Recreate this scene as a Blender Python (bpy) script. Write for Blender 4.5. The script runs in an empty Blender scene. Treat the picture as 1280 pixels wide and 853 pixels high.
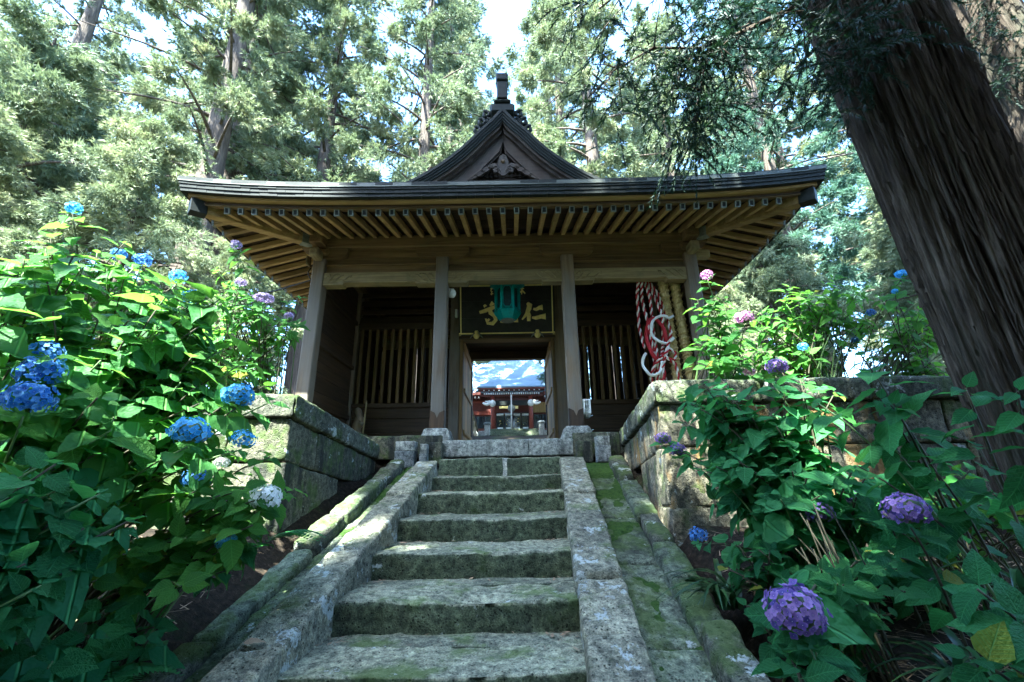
import bpy, bmesh, math, random
import numpy as np
from mathutils import Vector, Matrix

RN = random.Random(11)
NP = np.random.RandomState(5)
SC = bpy.context.scene
COL = SC.collection

# ------------------------------------------------------------------ camera, light, exposure
cam = bpy.data.cameras.new('camera')
cam.sensor_width = 36.0
cam.lens = 16.0
cam.clip_start = 0.05
cam.clip_end = 2000
co = bpy.data.objects.new('camera', cam)
COL.objects.link(co)
pitch, yaw, roll = math.radians(17.617), math.radians(0.068), math.radians(-0.988)
f = Vector((-math.sin(yaw) * math.cos(pitch), math.cos(yaw) * math.cos(pitch), math.sin(pitch)))
r = Vector((math.cos(yaw), math.sin(yaw), 0))
u = r.cross(f)
r2 = r * math.cos(roll) + u * math.sin(roll)
u2 = -r * math.sin(roll) + u * math.cos(roll)
mw = Matrix((r2, u2, -f)).transposed().to_4x4()
mw.translation = (0.093, -5.978, -0.545)
co.matrix_world = mw
SC.camera = co

SUN_DIR = Vector((-0.25, -0.45, 0.86)).normalized()      # towards the sun: behind the camera, to the left, high
world = bpy.data.worlds.new('World')
SC.world = world
world.use_nodes = True
wnt = world.node_tree
sky = wnt.nodes.new('ShaderNodeTexSky')
sky.sky_type = 'NISHITA'
sky.sun_disc = False
sky.sun_elevation = math.asin(SUN_DIR.z)
sky.sun_rotation = math.atan2(SUN_DIR.x, SUN_DIR.y)
sky.air_density = 1.0
sky.dust_density = 1.6
sky.ozone_density = 3.0
wnt.links.new(sky.outputs[0], wnt.nodes['Background'].inputs[0])
wnt.nodes['Background'].inputs[1].default_value = 0.15
sl = bpy.data.lights.new('sun', 'SUN')
sl.energy = 5.0
sl.angle = math.radians(0.53)
sl.color = (1.0, 0.92, 0.76)
so = bpy.data.objects.new('sun', sl)
COL.objects.link(so)
so.rotation_euler = SUN_DIR.to_track_quat('Z', 'Y').to_euler()
so.location = (0, 0, 40)
SC.view_settings.view_transform = 'Standard'
SC.view_settings.look = 'None'
SC.view_settings.gamma = 1.0
SC.view_settings.exposure = 3.72
SC.view_settings.use_white_balance = True            # the photograph's cool, slightly green white balance
SC.view_settings.white_balance_temperature = 5450
SC.view_settings.white_balance_tint = 2

# ------------------------------------------------------------------ object helpers
ROOTLOC = {}


def tag(o, label=None, cat=None, group=None, kind=None):
    if label: o['label'] = label
    if cat: o['category'] = cat
    if group: o['group'] = group
    if kind: o['kind'] = kind
    return o


def thing(name, loc, label, cat, group=None):
    o = bpy.data.objects.new(name, None)
    o.empty_display_size = 0.2
    o.location = loc
    COL.objects.link(o)
    ROOTLOC[o] = Vector(loc)
    return tag(o, label, cat, group)


def attach(o, parent):
    o.parent = parent
    if parent in ROOTLOC:
        o.matrix_parent_inverse = (Matrix.Translation(ROOTLOC[parent]) @ parent.rotation_euler.to_matrix().to_4x4()).inverted()


def link(name, me, mats, parent=None, smooth=False):
    o = bpy.data.objects.new(name, me)
    COL.objects.link(o)
    if mats is not None and len(me.materials) == 0:
        for m in (mats if isinstance(mats, (list, tuple)) else [mats]):
            me.materials.append(m)
    if parent is not None:
        attach(o, parent)
    if smooth:
        me.polygons.foreach_set('use_smooth', [True] * len(me.polygons))
    return o


def pyd(name, V, F, mats, parent=None, smooth=False):
    me = bpy.data.meshes.new(name)
    me.from_pydata([tuple(map(float, v)) for v in V], [], F)
    me.update()
    return link(name, me, mats, parent, smooth)


def npmesh(name, V, F):
    """V (n,3) array, F (m,k) int array, all faces with k corners"""
    me = bpy.data.meshes.new(name)
    n, m, k = len(V), len(F), F.shape[1]
    me.vertices.add(n)
    me.vertices.foreach_set('co', np.asarray(V, np.float32).ravel())
    me.loops.add(m * k)
    me.loops.foreach_set('vertex_index', np.asarray(F, np.int32).ravel())
    me.polygons.add(m)
    me.polygons.foreach_set('loop_start', np.arange(m, dtype=np.int32) * k)
    me.update(calc_edges=True)
    me.validate()
    return me


def bm_obj(name, bm, mats, parent=None, smooth=False):
    bmesh.ops.recalc_face_normals(bm, faces=bm.faces)
    me = bpy.data.meshes.new(name)
    bm.to_mesh(me)
    bm.free()
    return link(name, me, mats, parent, smooth)


def hexa(bm, C, bev=0.0):
    """8 corners: (u,v,w) bits -> index u+2v+4w"""
    vs = [bm.verts.new(c) for c in C]
    fs = []
    for q in ((0, 2, 3, 1), (4, 5, 7, 6), (0, 1, 5, 4), (2, 6, 7, 3), (0, 4, 6, 2), (1, 3, 7, 5)):
        fs.append(bm.faces.new([vs[i] for i in q]))
    if bev > 0:
        es = set()
        for fc in fs:
            es.update(fc.edges)
        bmesh.ops.bevel(bm, geom=list(es), offset=bev, segments=1, affect='EDGES', profile=0.5)


def corners(x0, x1, y0, y1, z0, z1):
    return [((x0, x1)[i & 1], (y0, y1)[(i >> 1) & 1], (z0, z1)[i >> 2]) for i in range(8)]


def box(name, x0, x1, y0, y1, z0, z1, mat, parent=None, bev=0.006):
    bm = bmesh.new()
    hexa(bm, corners(x0, x1, y0, y1, z0, z1), bev)
    return bm_obj(name, bm, mat, parent)


def beam_c(p0, p1, w, h, up=(0, 0, 1)):
    p0, p1 = Vector(p0), Vector(p1)
    d = (p1 - p0).normalized()
    s = d.cross(Vector(up)).normalized()
    n = s.cross(d)
    C = []
    for i in range(8):
        p = p1 if (i >> 1) & 1 else p0
        C.append(p + s * (w * ((i & 1) - .5)) + n * (h * ((i >> 2) - .5)))
    return C


def beam(name, p0, p1, w, h, mat, parent=None, bev=0.004, up=(0, 0, 1)):
    bm = bmesh.new()
    hexa(bm, beam_c(p0, p1, w, h, up), bev)
    return bm_obj(name, bm, mat, parent)


def tube_geo(pts, rads, seg=6, cap=True):
    pts = [Vector(p) for p in pts]
    V, F = [], []
    n = len(pts)
    prev = None
    for i, p in enumerate(pts):
        d = (pts[min(i + 1, n - 1)] - pts[max(i - 1, 0)])
        d = d.normalized() if d.length > 1e-9 else Vector((0, 0, 1))
        if prev is None:
            a = d.orthogonal().normalized()
        else:
            a = (prev - d * prev.dot(d))
            a = a.normalized() if a.length > 1e-6 else d.orthogonal().normalized()
        prev = a
        b = d.cross(a)
        rr = rads[i] if isinstance(rads, (list, tuple)) else rads
        for k in range(seg):
            t = 2 * math.pi * k / seg
            V.append(p + a * (rr * math.cos(t)) + b * (rr * math.sin(t)))
    for i in range(n - 1):
        for k in range(seg):
            k2 = (k + 1) % seg
            F.append((i * seg + k, i * seg + k2, (i + 1) * seg + k2, (i + 1) * seg + k))
    if cap:
        F.append(tuple(range(seg))[::-1])
        F.append(tuple((n - 1) * seg + k for k in range(seg)))
    return V, F


def tube(name, pts, rads, mat, parent=None, seg=6):
    V, F = tube_geo(pts, rads, seg)
    return pyd(name, V, F, mat, parent, True)


def merge(geos):
    V, F = [], []
    for v, fc in geos:
        o = len(V)
        V += list(v)
        F += [tuple(i + o for i in q) for q in fc]
    return V, F


def lathe_geo(prof, c, seg=12, phase=0.0):
    V, F = [], []
    for (rr, z) in prof:
        for k in range(seg):
            t = 2 * math.pi * (k + phase) / seg
            V.append((c[0] + rr * math.cos(t), c[1] + rr * math.sin(t), c[2] + z))
    for i in range(len(prof) - 1):
        for k in range(seg):
            k2 = (k + 1) % seg
            F.append((i * seg + k, i * seg + k2, (i + 1) * seg + k2, (i + 1) * seg + k))
    F.append(tuple(range(seg))[::-1])
    F.append(tuple((len(prof) - 1) * seg + k for k in range(seg)))
    return V, F


# ------------------------------------------------------------------ noise
def _h(ix, iy, iz):
    n = (ix * 73856093) ^ (iy * 19349663) ^ (iz * 83492791)
    n = (n ^ (n >> 13)) * 1274126177
    n = n & 0x7fffffff
    return ((n ^ (n >> 16)) & 0xffff) / 65535.0


def vnoise(P):
    P = np.asarray(P, float)
    i = np.floor(P).astype(np.int64)
    fr = P - i
    fr = fr * fr * (3 - 2 * fr)
    out = 0
    for a in (0, 1):
        for b in (0, 1):
            for c in (0, 1):
                w = (fr[:, 0] if a else 1 - fr[:, 0]) * (fr[:, 1] if b else 1 - fr[:, 1]) * (fr[:, 2] if c else 1 - fr[:, 2])
                out = out + w * _h(i[:, 0] + a, i[:, 1] + b, i[:, 2] + c)
    return out * 2 - 1


def fbm(P, oct=4):
    P = np.asarray(P, float)
    s, a = 0, 1.0
    for k in range(oct):
        s = s + a * vnoise(P * (2 ** k) + 17.3 * k)
        a *= .5
    return s


def rough_block(name, C, cell, mat, parent=None, amp=0.012, rnd=0.02, freq=4.0, extra=None):
    """weathered stone block from 8 corners, rounded edges and noisy faces"""
    C = [Vector(c) for c in C]
    ex = (C[1] - C[0]).length, (C[2] - C[0]).length, (C[4] - C[0]).length
    par = []
    for L in ex:
        n = max(2, int(round(L / cell)))
        e = min(rnd, L * .3) / L
        t = [0, e * .35, e] + [e + (1 - 2 * e) * i / n for i in range(1, n)] + [1 - e, 1 - e * .35, 1]
        par.append(t)
    nx, ny, nz = [len(p) for p in par]
    idx, V = {}, []
    for i in range(nx):
        for j in range(ny):
            for k in range(nz):
                if i in (0, nx - 1) or j in (0, ny - 1) or k in (0, nz - 1):
                    idx[(i, j, k)] = len(V)
                    V.append((par[0][i], par[1][j], par[2][k]))
    F = []

    def quad(a, b, c, d):
        F.append((idx[a], idx[b], idx[c], idx[d]))
    for i in range(nx - 1):
        for j in range(ny - 1):
            quad((i, j, 0), (i, j + 1, 0), (i + 1, j + 1, 0), (i + 1, j, 0))
            quad((i, j, nz - 1), (i + 1, j, nz - 1), (i + 1, j + 1, nz - 1), (i, j + 1, nz - 1))
    for i in range(nx - 1):
        for k in range(nz - 1):
            quad((i, 0, k), (i + 1, 0, k), (i + 1, 0, k + 1), (i, 0, k + 1))
            quad((i, ny - 1, k), (i, ny - 1, k + 1), (i + 1, ny - 1, k + 1), (i + 1, ny - 1, k))
    for j in range(ny - 1):
        for k in range(nz - 1):
            quad((0, j, k), (0, j, k + 1), (0, j + 1, k + 1), (0, j + 1, k))
            quad((nx - 1, j, k), (nx - 1, j + 1, k), (nx - 1, j + 1, k + 1), (nx - 1, j, k + 1))
    T = np.array(V)
    L = np.array(ex)
    h = L / 2
    p = (T - .5) * L
    rr = np.minimum(rnd, L * .3)
    q = np.clip(p, -(h - rr), h - rr)
    d = p - q
    ln = np.linalg.norm(d, axis=1, keepdims=True)
    ln[ln == 0] = 1
    nd = d / ln
    ext = np.maximum(np.abs(d).max(axis=1, keepdims=True), 0)
    p2 = q + nd * ext
    t = p2 / L + .5
    c = np.array([list(v) for v in C])
    W = 0
    for b in range(8):
        w = (t[:, 0] if b & 1 else 1 - t[:, 0]) * (t[:, 1] if b & 2 else 1 - t[:, 1]) * (t[:, 2] if b & 4 else 1 - t[:, 2])
        W = W + w[:, None] * c[b][None, :]
    ax = np.array([list((C[1] - C[0]).normalized()), list((C[2] - C[0]).normalized()), list((C[4] - C[0]).normalized())])
    nw = nd @ ax
    sd = RN.random() * 50
    W = W + nw * (fbm(W * freq * 2.2 + sd, 5) * amp * .62 + fbm(W * 31 + sd, 3) * min(.0045, amp * .35))[:, None]
    if extra is not None:
        W = extra(W, nw)
    # orient outward
    me = npmesh(name, W, np.array(F))
    bm = bmesh.new()
    bm.from_mesh(me)
    bmesh.ops.recalc_face_normals(bm, faces=bm.faces)
    bm.to_mesh(me)
    bm.free()
    return link(name, me, mat, parent, True)


# ------------------------------------------------------------------ materials
class NB:
    def __init__(self, name):
        self.m = bpy.data.materials.new(name)
        self.m.use_nodes = True
        self.nt = self.m.node_tree
        self.nt.nodes.clear()
        self.out = self.nt.nodes.new('ShaderNodeOutputMaterial')

    def n(self, t, ins=None, **props):
        nd = self.nt.nodes.new('ShaderNode' + t)
        for k, v in props.items():
            setattr(nd, k, v)
        if ins:
            for k, v in ins.items():
                s = nd.inputs[k]
                if isinstance(v, bpy.types.NodeSocket):
                    self.nt.links.new(v, s)
                else:
                    s.default_value = v
        return nd

    def math(self, op, a, b=0.0, clamp=False):
        return self.n('Math', {0: a, 1: b}, operation=op, use_clamp=clamp).outputs[0]

    def mix(self, fac, a, b, blend='MIX'):
        nd = self.n('Mix', None, data_type='RGBA', blend_type=blend)
        for k, v in ((0, fac), (6, a), (7, b)):
            if isinstance(v, bpy.types.NodeSocket):
                self.nt.links.new(v, nd.inputs[k])
            else:
                nd.inputs[k].default_value = v if k == 0 else (tuple(v) + (1,))[:4]
        return nd.outputs[2]

    def ramp(self, fac, stops):
        nd = self.n('ValToRGB', {0: fac})
        e = nd.color_ramp.elements
        while len(e) > 1:
            e.remove(e[-1])
        for i, (p, c) in enumerate(stops):
            el = e[0] if i == 0 else e.new(p)
            el.position = p
            el.color = tuple(c) + (1,)
        return nd.outputs[0]

    def step(self, v, lo, hi):
        nd = self.n('MapRange', {0: v, 1: lo, 2: hi, 3: 0.0, 4: 1.0}, interpolation_type='SMOOTHSTEP')
        return nd.outputs[0]

    def noise(self, vec, scale, detail=4.0, rough=0.55, dist=0.0):
        return self.n('TexNoise', {'Vector': vec, 'Scale': scale, 'Detail': detail, 'Roughness': rough, 'Distortion': dist}).outputs[0]

    def coord(self, scale=(1, 1, 1), offs=True):
        tc = self.n('TexCoord').outputs['Object']
        mp = self.n('Mapping', {'Vector': tc, 'Scale': scale})
        if offs:
            rnd = self.n('ObjectInfo').outputs['Random']
            v = self.math('MULTIPLY', rnd, 37.0)
            self.nt.links.new(v, mp.inputs['Location'])
        return mp.outputs[0]

    def done(self, shader):
        self.nt.links.new(shader, self.out.inputs[0])
        return self.m

    def prin(self, col, rough=.8, bump=None, bstr=.5, bdist=.01, metal=0.0, spec=.5):
        p = self.n('BsdfPrincipled', {'Base Color': col if isinstance(col, bpy.types.NodeSocket) else tuple(col) + (1,), 'Roughness': rough, 'Metallic': metal, 'Specular IOR Level': spec})
        if bump is not None:
            b = self.n('Bump', {'Height': bump, 'Strength': bstr, 'Distance': bdist})
            self.nt.links.new(b.outputs[0], p.inputs['Normal'])
        return p.outputs[0]


def stone_mat(name, c0, c1, moss=.5, lichen=.5, ochre=0.0, bstr=1.0, stain=.55, worn=False):  # worn: also puts tread light and riser shade into the colour
    b = NB(name)
    v = b.coord()
    big = b.noise(v, 2.2, 6, .6)
    fine = b.noise(v, 22, 6, .7)
    grit = b.noise(v, 120, 3, .6)
    col = b.ramp(big, [(.3, c0), (.7, c1)])
    col = b.mix(1.0, col, b.ramp(fine, [(.34, (.30, .32, .32)), (.5, (.95, .95, .95)), (.66, (1.7, 1.66, 1.58))]), 'MULTIPLY')
    col = b.mix(1.0, col, b.ramp(grit, [(.32, (.55, .56, .55)), (.68, (1.35, 1.35, 1.32))]), 'MULTIPLY')
    rnd = b.n('ObjectInfo').outputs['Random']
    col = b.mix(1.0, col, b.ramp(rnd, [(0, (.75, .75, .75)), (1, (1.15, 1.12, 1.08))]), 'MULTIPLY')
    # dark pores
    pore = b.n('TexVoronoi', {'Vector': v, 'Scale': 42.0}).outputs['Distance']
    col = b.mix(b.math('MULTIPLY', b.step(pore, .26, .10), .8), col, (.02, .022, .02))
    if ochre:
        och = b.noise(b.coord((1, 1, .35)), 3.2, 5, .6)
        col = b.mix(b.math('MULTIPLY', b.step(och, .5, .62), ochre), col, (.34, .19, .05))
    nz = b.n('SeparateXYZ', {0: b.n('NewGeometry').outputs['Normal']}).outputs[2]
    mn = b.noise(v, 4.0, 6, .65)
    mm = b.math('ADD', b.math('MULTIPLY', nz, .06), b.math('ADD', mn, (moss - .5) * .5))
    col = b.mix(b.math('MULTIPLY', b.step(mm, .52, .68), .75), col, b.mix(fine, (.035, .06, .012), (.10, .15, .035)))
    if worn:                                             # overhead light put into colour over wear and algae: treads paler, risers darker
        riser_shade = b.math('SUBTRACT', 1.0, b.step(b.math('ADD', nz, b.math('MULTIPLY', b.math('SUBTRACT', mn, .5), .5)), .35, .75))
        col = b.mix(riser_shade, b.mix(1.0, col, (1.25, 1.24, 1.2), 'MULTIPLY'), b.mix(1.0, col, (.46, .54, .46), 'MULTIPLY'))
    ln = b.noise(v, 6.5, 7, .7)
    lf = b.noise(v, 30, 4, .7)
    lm = b.math('MULTIPLY', b.step(b.math('ADD', ln, (lichen - .5) * .3), .6, .64), b.step(lf, .38, .5))
    col = b.mix(lm, col, (.42, .45, .41))
    st = b.noise(b.coord((4, 4, .6)), 1.6, 6, .65)
    col = b.mix(b.math('MULTIPLY', b.step(st, .5, .66), stain), col, (.022, .024, .022))
    hgt = b.math('ADD', b.math('MULTIPLY', fine, .7), b.math('ADD', b.math('MULTIPLY', grit, .3), b.math('MULTIPLY', b.step(pore, .05, .3), .35)))
    return b.done(b.prin(col, .93, hgt, bstr, .03, spec=.2))


def wood_mat(name, axis, c0, c1, grey=0.0, bstr=.5, moss=0.0):
    b = NB(name)
    sc = [26, 26, 26]
    sc['xyz'.index(axis)] = 1.2
    v = b.coord(tuple(sc))
    g = b.noise(v, 1.0, 7, .65, .6)
    v2 = b.coord((1, 1, 1))
    big = b.noise(v2, 1.6, 5, .6)
    col = b.ramp(g, [(.28, c0), (.72, c1)])
    rnd = b.n('ObjectInfo').outputs['Random']
    col = b.mix(1.0, col, b.ramp(rnd, [(0, (.72, .72, .72)), (1, (1.22, 1.18, 1.12))]), 'MULTIPLY')
    col = b.mix(b.math('MULTIPLY', b.step(big, .45, .75), .35), col, (.03, .022, .016))
    if grey:
        gm = b.noise(b.coord((3, 3, .8)), 1.5, 5, .6)
        col = b.mix(b.math('MULTIPLY', b.step(gm, .38, .62), grey), col, (.17, .16, .14))
    if moss:
        gm = b.noise(v2, 5, 5, .6)
        col = b.mix(b.math('MULTIPLY', b.step(gm, .5, .7), moss), col, (.09, .10, .05))
    return b.done(b.prin(col, .68, g, bstr, .006, spec=.35))


def plain_mat(name, c, rough=.6, metal=0.0, var=.25, scale=12, bstr=.2, spec=.5):
    b = NB(name)
    v = b.coord()
    n = b.noise(v, scale, 5, .6)
    c2 = tuple(x * (1 - var) for x in c)
    c3 = tuple(min(1, x * (1 + var)) for x in c)
    col = b.ramp(n, [(.3, c2), (.7, c3)])
    return b.done(b.prin(col, rough, n, bstr, .004, metal, spec))


MS = dict(
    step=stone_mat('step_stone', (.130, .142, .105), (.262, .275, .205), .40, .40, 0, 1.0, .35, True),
    stringer=stone_mat('stringer_stone', (.175, .175, .13), (.33, .325, .24), .38, .60, 0, 1.0, .35),
    wall=stone_mat('wall_stone', (.050, .055, .042), (.165, .16, .115), .58, .42, 0, 1.0, .85),
    wallo=stone_mat('ochre_wall_stone', (.10, .10, .08), (.27, .24, .17), .52, .48, .65, 1.0, .75),
    cap=stone_mat('cap_stone', (.055, .06, .048), (.16, .165, .125), .58, .58),
    gutter=stone_mat('gutter_stone', (.11, .135, .10), (.20, .23, .165), .60, .40),
    pale=stone_mat('pale_stone', (.27, .28, .26), (.42, .43, .40), .30, .30),
    rock=stone_mat('garden_rock', (.06, .065, .06), (.16, .16, .13), .66, .50),
    slate=stone_mat('grey_stone', (.20, .22, .22), (.33, .35, .35), .42, .35),
)
W0, W1 = (.072, .043, .017), (.235, .150, .060)
WD = {}
for ax in 'xyz':
    WD['brown', ax] = wood_mat('brown_wood_' + ax, ax, W0, W1, moss=.25)
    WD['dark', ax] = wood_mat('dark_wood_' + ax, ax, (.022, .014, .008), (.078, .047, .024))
    WD['pale', ax] = wood_mat('weathered_wood_' + ax, ax, (.16, .120, .058), (.34, .275, .145), moss=.35)
    WD['grey', ax] = wood_mat('grey_wood_' + ax, ax, (.11, .08, .05), (.25, .185, .12), grey=.6)
    WD['umber', ax] = wood_mat('umber_wood_' + ax, ax, (.018, .012, .008), (.062, .041, .026), grey=.15)
    WD['honey', ax] = wood_mat('honey_wood_' + ax, ax, (.46, .28, .10), (.74, .50, .22))
    WD['gold', ax] = wood_mat('golden_wood_' + ax, ax, (.22, .138, .050), (.48, .335, .140))
M_copper = plain_mat('weathered_copper', (.015, .019, .017), .6, .0, .35, 9, .3, .22)
M_copcap = plain_mat('patina_copper', (.17, .18, .15), .6, .1, .3, 20, .2)
M_teal = plain_mat('verdigris_bronze', (.012, .21, .185), .42, .0, .35, 14, .25)
M_tealdark = plain_mat('dark_bronze_panel', (.012, .03, .03), .5, .3, .4, 30, .4)
M_gold = plain_mat('gold_leaf', (.95, .72, .24), .5, .0, .15, 25, .15)
M_black = plain_mat('black_lacquer', (.022, .019, .016), .45, 0, .5, 9, .3)
M_white = plain_mat('white_paint', (.78, .79, .76), .5, 0, .08, 10, .1)
M_ink = plain_mat('black_ink', (.02, .03, .03), .7, 0, .2, 10, 0)
M_red = plain_mat('red_cloth', (.36, .012, .02), .8, 0, .25, 60, .5)
M_rope = plain_mat('white_cloth', (.72, .68, .62), .85, 0, .15, 60, .5)
M_verm = plain_mat('vermilion_paint', (.22, .045, .026), .55, 0, .25, 3, .1)
M_vermd = plain_mat('dull_red_paint', (.12, .03, .02), .6, 0, .25, 3, .1)
M_wire = plain_mat('black_cable', (.02, .02, .02), .5, 0, .2, 10, 0)
M_straw = None
b = NB('straw')
v = b.coord((30, 30, 6))
n = b.noise(v, 1.5, 5, .7)
M_straw = b.done(b.prin(b.ramp(n, [(.25, (.30, .21, .07)), (.75, (.72, .58, .28))]), .85, n, .8, .01))
b = NB('hall_copper_roof')
v = b.coord()
n = b.noise(v, 1.2, 5, .6)
brk = b.n('TexBrick', {'Vector': v, 'Scale': 1.6, 'Mortar Size': .015}).outputs['Fac']
M_hallroof = b.done(b.prin(b.ramp(n, [(.3, (.14, .21, .26)), (.7, (.22, .30, .36))]), .55, brk, .3, .02))
b = NB('gate_copper_roof')
v = b.coord((1, 1, 1))
n = b.noise(v, 3, 5, .6)
brk = b.n('TexBrick', {'Vector': v, 'Scale': 3.0, 'Mortar Size': .02}).outputs['Fac']
M_roof = b.done(b.prin(b.ramp(n, [(.3, (.06, .07, .06)), (.7, (.13, .14, .12))]), .5, brk, .4, .01, .3))
b = NB('dark_glass')
M_glass = b.done(b.prin((.01, .015, .02), .08, spec=.7))


def leaf_mat(name, c_dark, c_light, trans, tfac=.4):
    b = NB(name)
    tc = b.n('TexCoord').outputs['Object']
    s = b.n('SeparateXYZ', {0: tc})
    ay = b.math('ABSOLUTE', s.outputs[1])
    rib = b.step(ay, .018, .004)
    w = b.math('SINE', b.math('MULTIPLY', b.math('SUBTRACT', s.outputs[0], b.math('MULTIPLY', ay, .9)), 56.0))
    vein = b.math('MAXIMUM', rib, b.step(w, .86, 1.0))
    rnd = b.n('ObjectInfo').outputs['Random']
    n = b.noise(b.coord((1, 1, 1)), 3.0, 4, .6)
    col = b.ramp(b.math('ADD', b.math('MULTIPLY', rnd, .7), b.math('MULTIPLY', n, .3)), [(.1, c_dark), (.9, c_light)])
    # a few leaves go yellow or are bitten brown
    col = b.mix(b.step(rnd, .975, .985), col, (.30, .30, .04))
    col = b.mix(b.math('MULTIPLY', vein, .45), col, tuple(min(1, x * 2.0 + .02) for x in c_light))
    spot = b.noise(b.coord((1, 1, 1)), 9.0, 3, .6)
    col = b.mix(b.math('MULTIPLY', b.step(spot, .70, .74), .5), col, (.10, .075, .02))
    h = b.math('ADD', b.math('MULTIPLY', vein, -.6), b.noise(b.coord((1, 1, 1)), 14, 3, .6))
    p = b.prin(col, .58, h, .8, .03, spec=.16)
    t = b.n('BsdfTranslucent', {'Color': b.mix(.6, col, trans)}).outputs[0]
    ms = b.n('MixShader', {0: tfac, 1: p, 2: t}).outputs[0]
    return b.done(ms)


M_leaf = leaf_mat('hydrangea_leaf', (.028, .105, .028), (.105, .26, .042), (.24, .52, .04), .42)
M_leafd = leaf_mat('shade_leaf', (.018, .088, .034), (.062, .205, .062), (.12, .38, .06), .38)  # darker copy for shaded plants; shade put into the leaf colour


def needle_mat(name, c0, c1, c2, tr, tfac=.35):
    b = NB(name)
    v = b.n('TexCoord').outputs['Object']
    n = b.noise(v, 1.1, 3, .6)
    n2 = b.noise(v, 9.0, 2, .5)
    rnd = b.n('ObjectInfo').outputs['Random']
    col = b.ramp(b.math('ADD', b.math('MULTIPLY', n, .75), b.math('MULTIPLY', n2, .25)), [(.32, c0), (.5, c1), (.72, c2)])
    col = b.mix(1.0, col, b.ramp(rnd, [(0, (.85, .9, .9)), (1, (1.15, 1.1, 1.0))]), 'MULTIPLY')
    d = b.prin(col, .6, spec=.3)
    t = b.n('BsdfTranslucent', {'Color': b.mix(.5, col, tr)}).outputs[0]
    return b.done(b.n('MixShader', {0: tfac, 1: d, 2: t}).outputs[0])


M_cedar = needle_mat('cedar_needles', (.05, .095, .06), (.195, .24, .14), (.46, .45, .28), (.28, .34, .14), .2)
M_cedarb = needle_mat('blue_cedar_needles', (.035, .095, .075), (.10, .185, .14), (.22, .31, .22), (.16, .30, .15), .2)
M_near = needle_mat('shade_needles', (.007, .021, .014), (.012, .033, .020), (.022, .046, .023), (.04, .09, .025), .12)  # shade of the near sprays put into a darker needle colour
b = NB('cedar_bark')
v = b.coord((9, 9, .7))
n = b.noise(v, 2.6, 9, .75, .25)
n2 = b.noise(b.coord((1, 1, .3)), 2.0, 5, .6)
col = b.ramp(n, [(.30, (.012, .009, .007)), (.5, (.085, .064, .047)), (.75, (.23, .185, .14))])
col = b.mix(b.math('MULTIPLY', b.step(n2, .52, .7), .5), col, (.09, .10, .07))
M_bark = b.done(b.prin(col, .9, n, 1.0, .05, spec=.15))
b = NB('sunny_cedar_bark')
v = b.coord((5, 5, .6))
n = b.noise(v, 2.0, 7, .7, .5)
M_barkf = b.done(b.prin(b.ramp(n, [(.3, (.03, .024, .02)), (.75, (.19, .15, .12))]), .9, n, 1.0, .05, spec=.2))
b = NB('stem_bark')
n = b.noise(b.coord((4, 4, 1)), 12, 4, .6)
M_stem = b.done(b.prin(b.ramp(n, [(.3, (.022, .022, .011)), (.7, (.075, .064, .03))]), .8, n, .5, .004))
M_gstem = plain_mat('green_stem', (.09, .15, .04), .6, 0, .3, 12, .2)
b = NB('forest_soil')
v = b.coord((1, 1, 1), False)
n = b.noise(v, 1.3, 7, .65)
n2 = b.noise(v, 28, 6, .7)
col = b.ramp(n2, [(.3, (.010, .008, .006)), (.55, (.032, .024, .016)), (.75, (.10, .07, .045))])
col = b.mix(b.math('MULTIPLY', b.step(n, .5, .66), .7), col, (.03, .06, .015))
M_soil = b.done(b.prin(col, .95, n2, 1.0, .04, spec=.15))
b = NB('moss')
n = b.noise(b.coord(), 30, 5, .7)
M_moss = b.done(b.prin(b.ramp(n, [(.3, (.018, .042, .010)), (.7, (.060, .105, .022))]), .95, n, 1.0, .02, spec=.1))
M_litter = plain_mat('dry_litter', (.28, .19, .11), .85, 0, .5, 40, .3)


def petal_mat(name, c0, c1, c2):
    b = NB(name)
    at_ = b.n('Attribute', None, attribute_name='petal').outputs['Vector']
    sp = b.n('SeparateXYZ', {0: at_})
    rad, fr = sp.outputs[0], sp.outputs[1]
    n = b.noise(b.n('TexCoord').outputs['Object'], 14, 2, .5)
    k = b.math('ADD', b.math('MULTIPLY', fr, .62), b.math('ADD', b.math('MULTIPLY', n, .2), b.math('MULTIPLY', b.math('SUBTRACT', rad, .3), .5)))
    col = b.ramp(k, [(.12, c0), (.45, c1), (.85, c2)])
    col = b.mix(b.step(rad, .13, .05), col, tuple(min(.8, x * .5 + .3) for x in c2))
    p = b.prin(col, .6, spec=.25)
    t = b.n('BsdfTranslucent', {'Color': col}).outputs[0]
    return b.done(b.n('MixShader', {0: .3, 1: p, 2: t}).outputs[0])


MP = dict(
    blue=petal_mat('blue_petals', (.035, .19, .50), (.08, .34, .70), (.22, .52, .80)),
    navy=petal_mat('deep_blue_petals', (.02, .07, .30), (.045, .15, .45), (.13, .28, .58)),
    purple=petal_mat('purple_petals', (.075, .06, .24), (.17, .10, .33), (.36, .22, .48)),
    pink=petal_mat('pink_petals', (.36, .10, .28), (.50, .19, .40), (.66, .36, .54)),
    dusk=petal_mat('faded_violet_petals', (.18, .12, .24), (.30, .22, .42), (.42, .36, .52)),
    white=petal_mat('white_petals', (.72, .74, .66), (.82, .83, .78), (.88, .88, .85)),
)

# ------------------------------------------------------------------ ground and terrain
Y7, TR = -0.224, 0.505
SK = 0.07
ZK = [-1.28, -1.11, -0.94, -0.77, -0.59, -0.44, -0.24, 0.0]


def sx(x0, y):
    return x0 + SK * (y - Y7)


def sm(a, b, x):
    t = min(1, max(0, (x - a) / (b - a)))
    return t * t * (3 - 2 * t)


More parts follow.
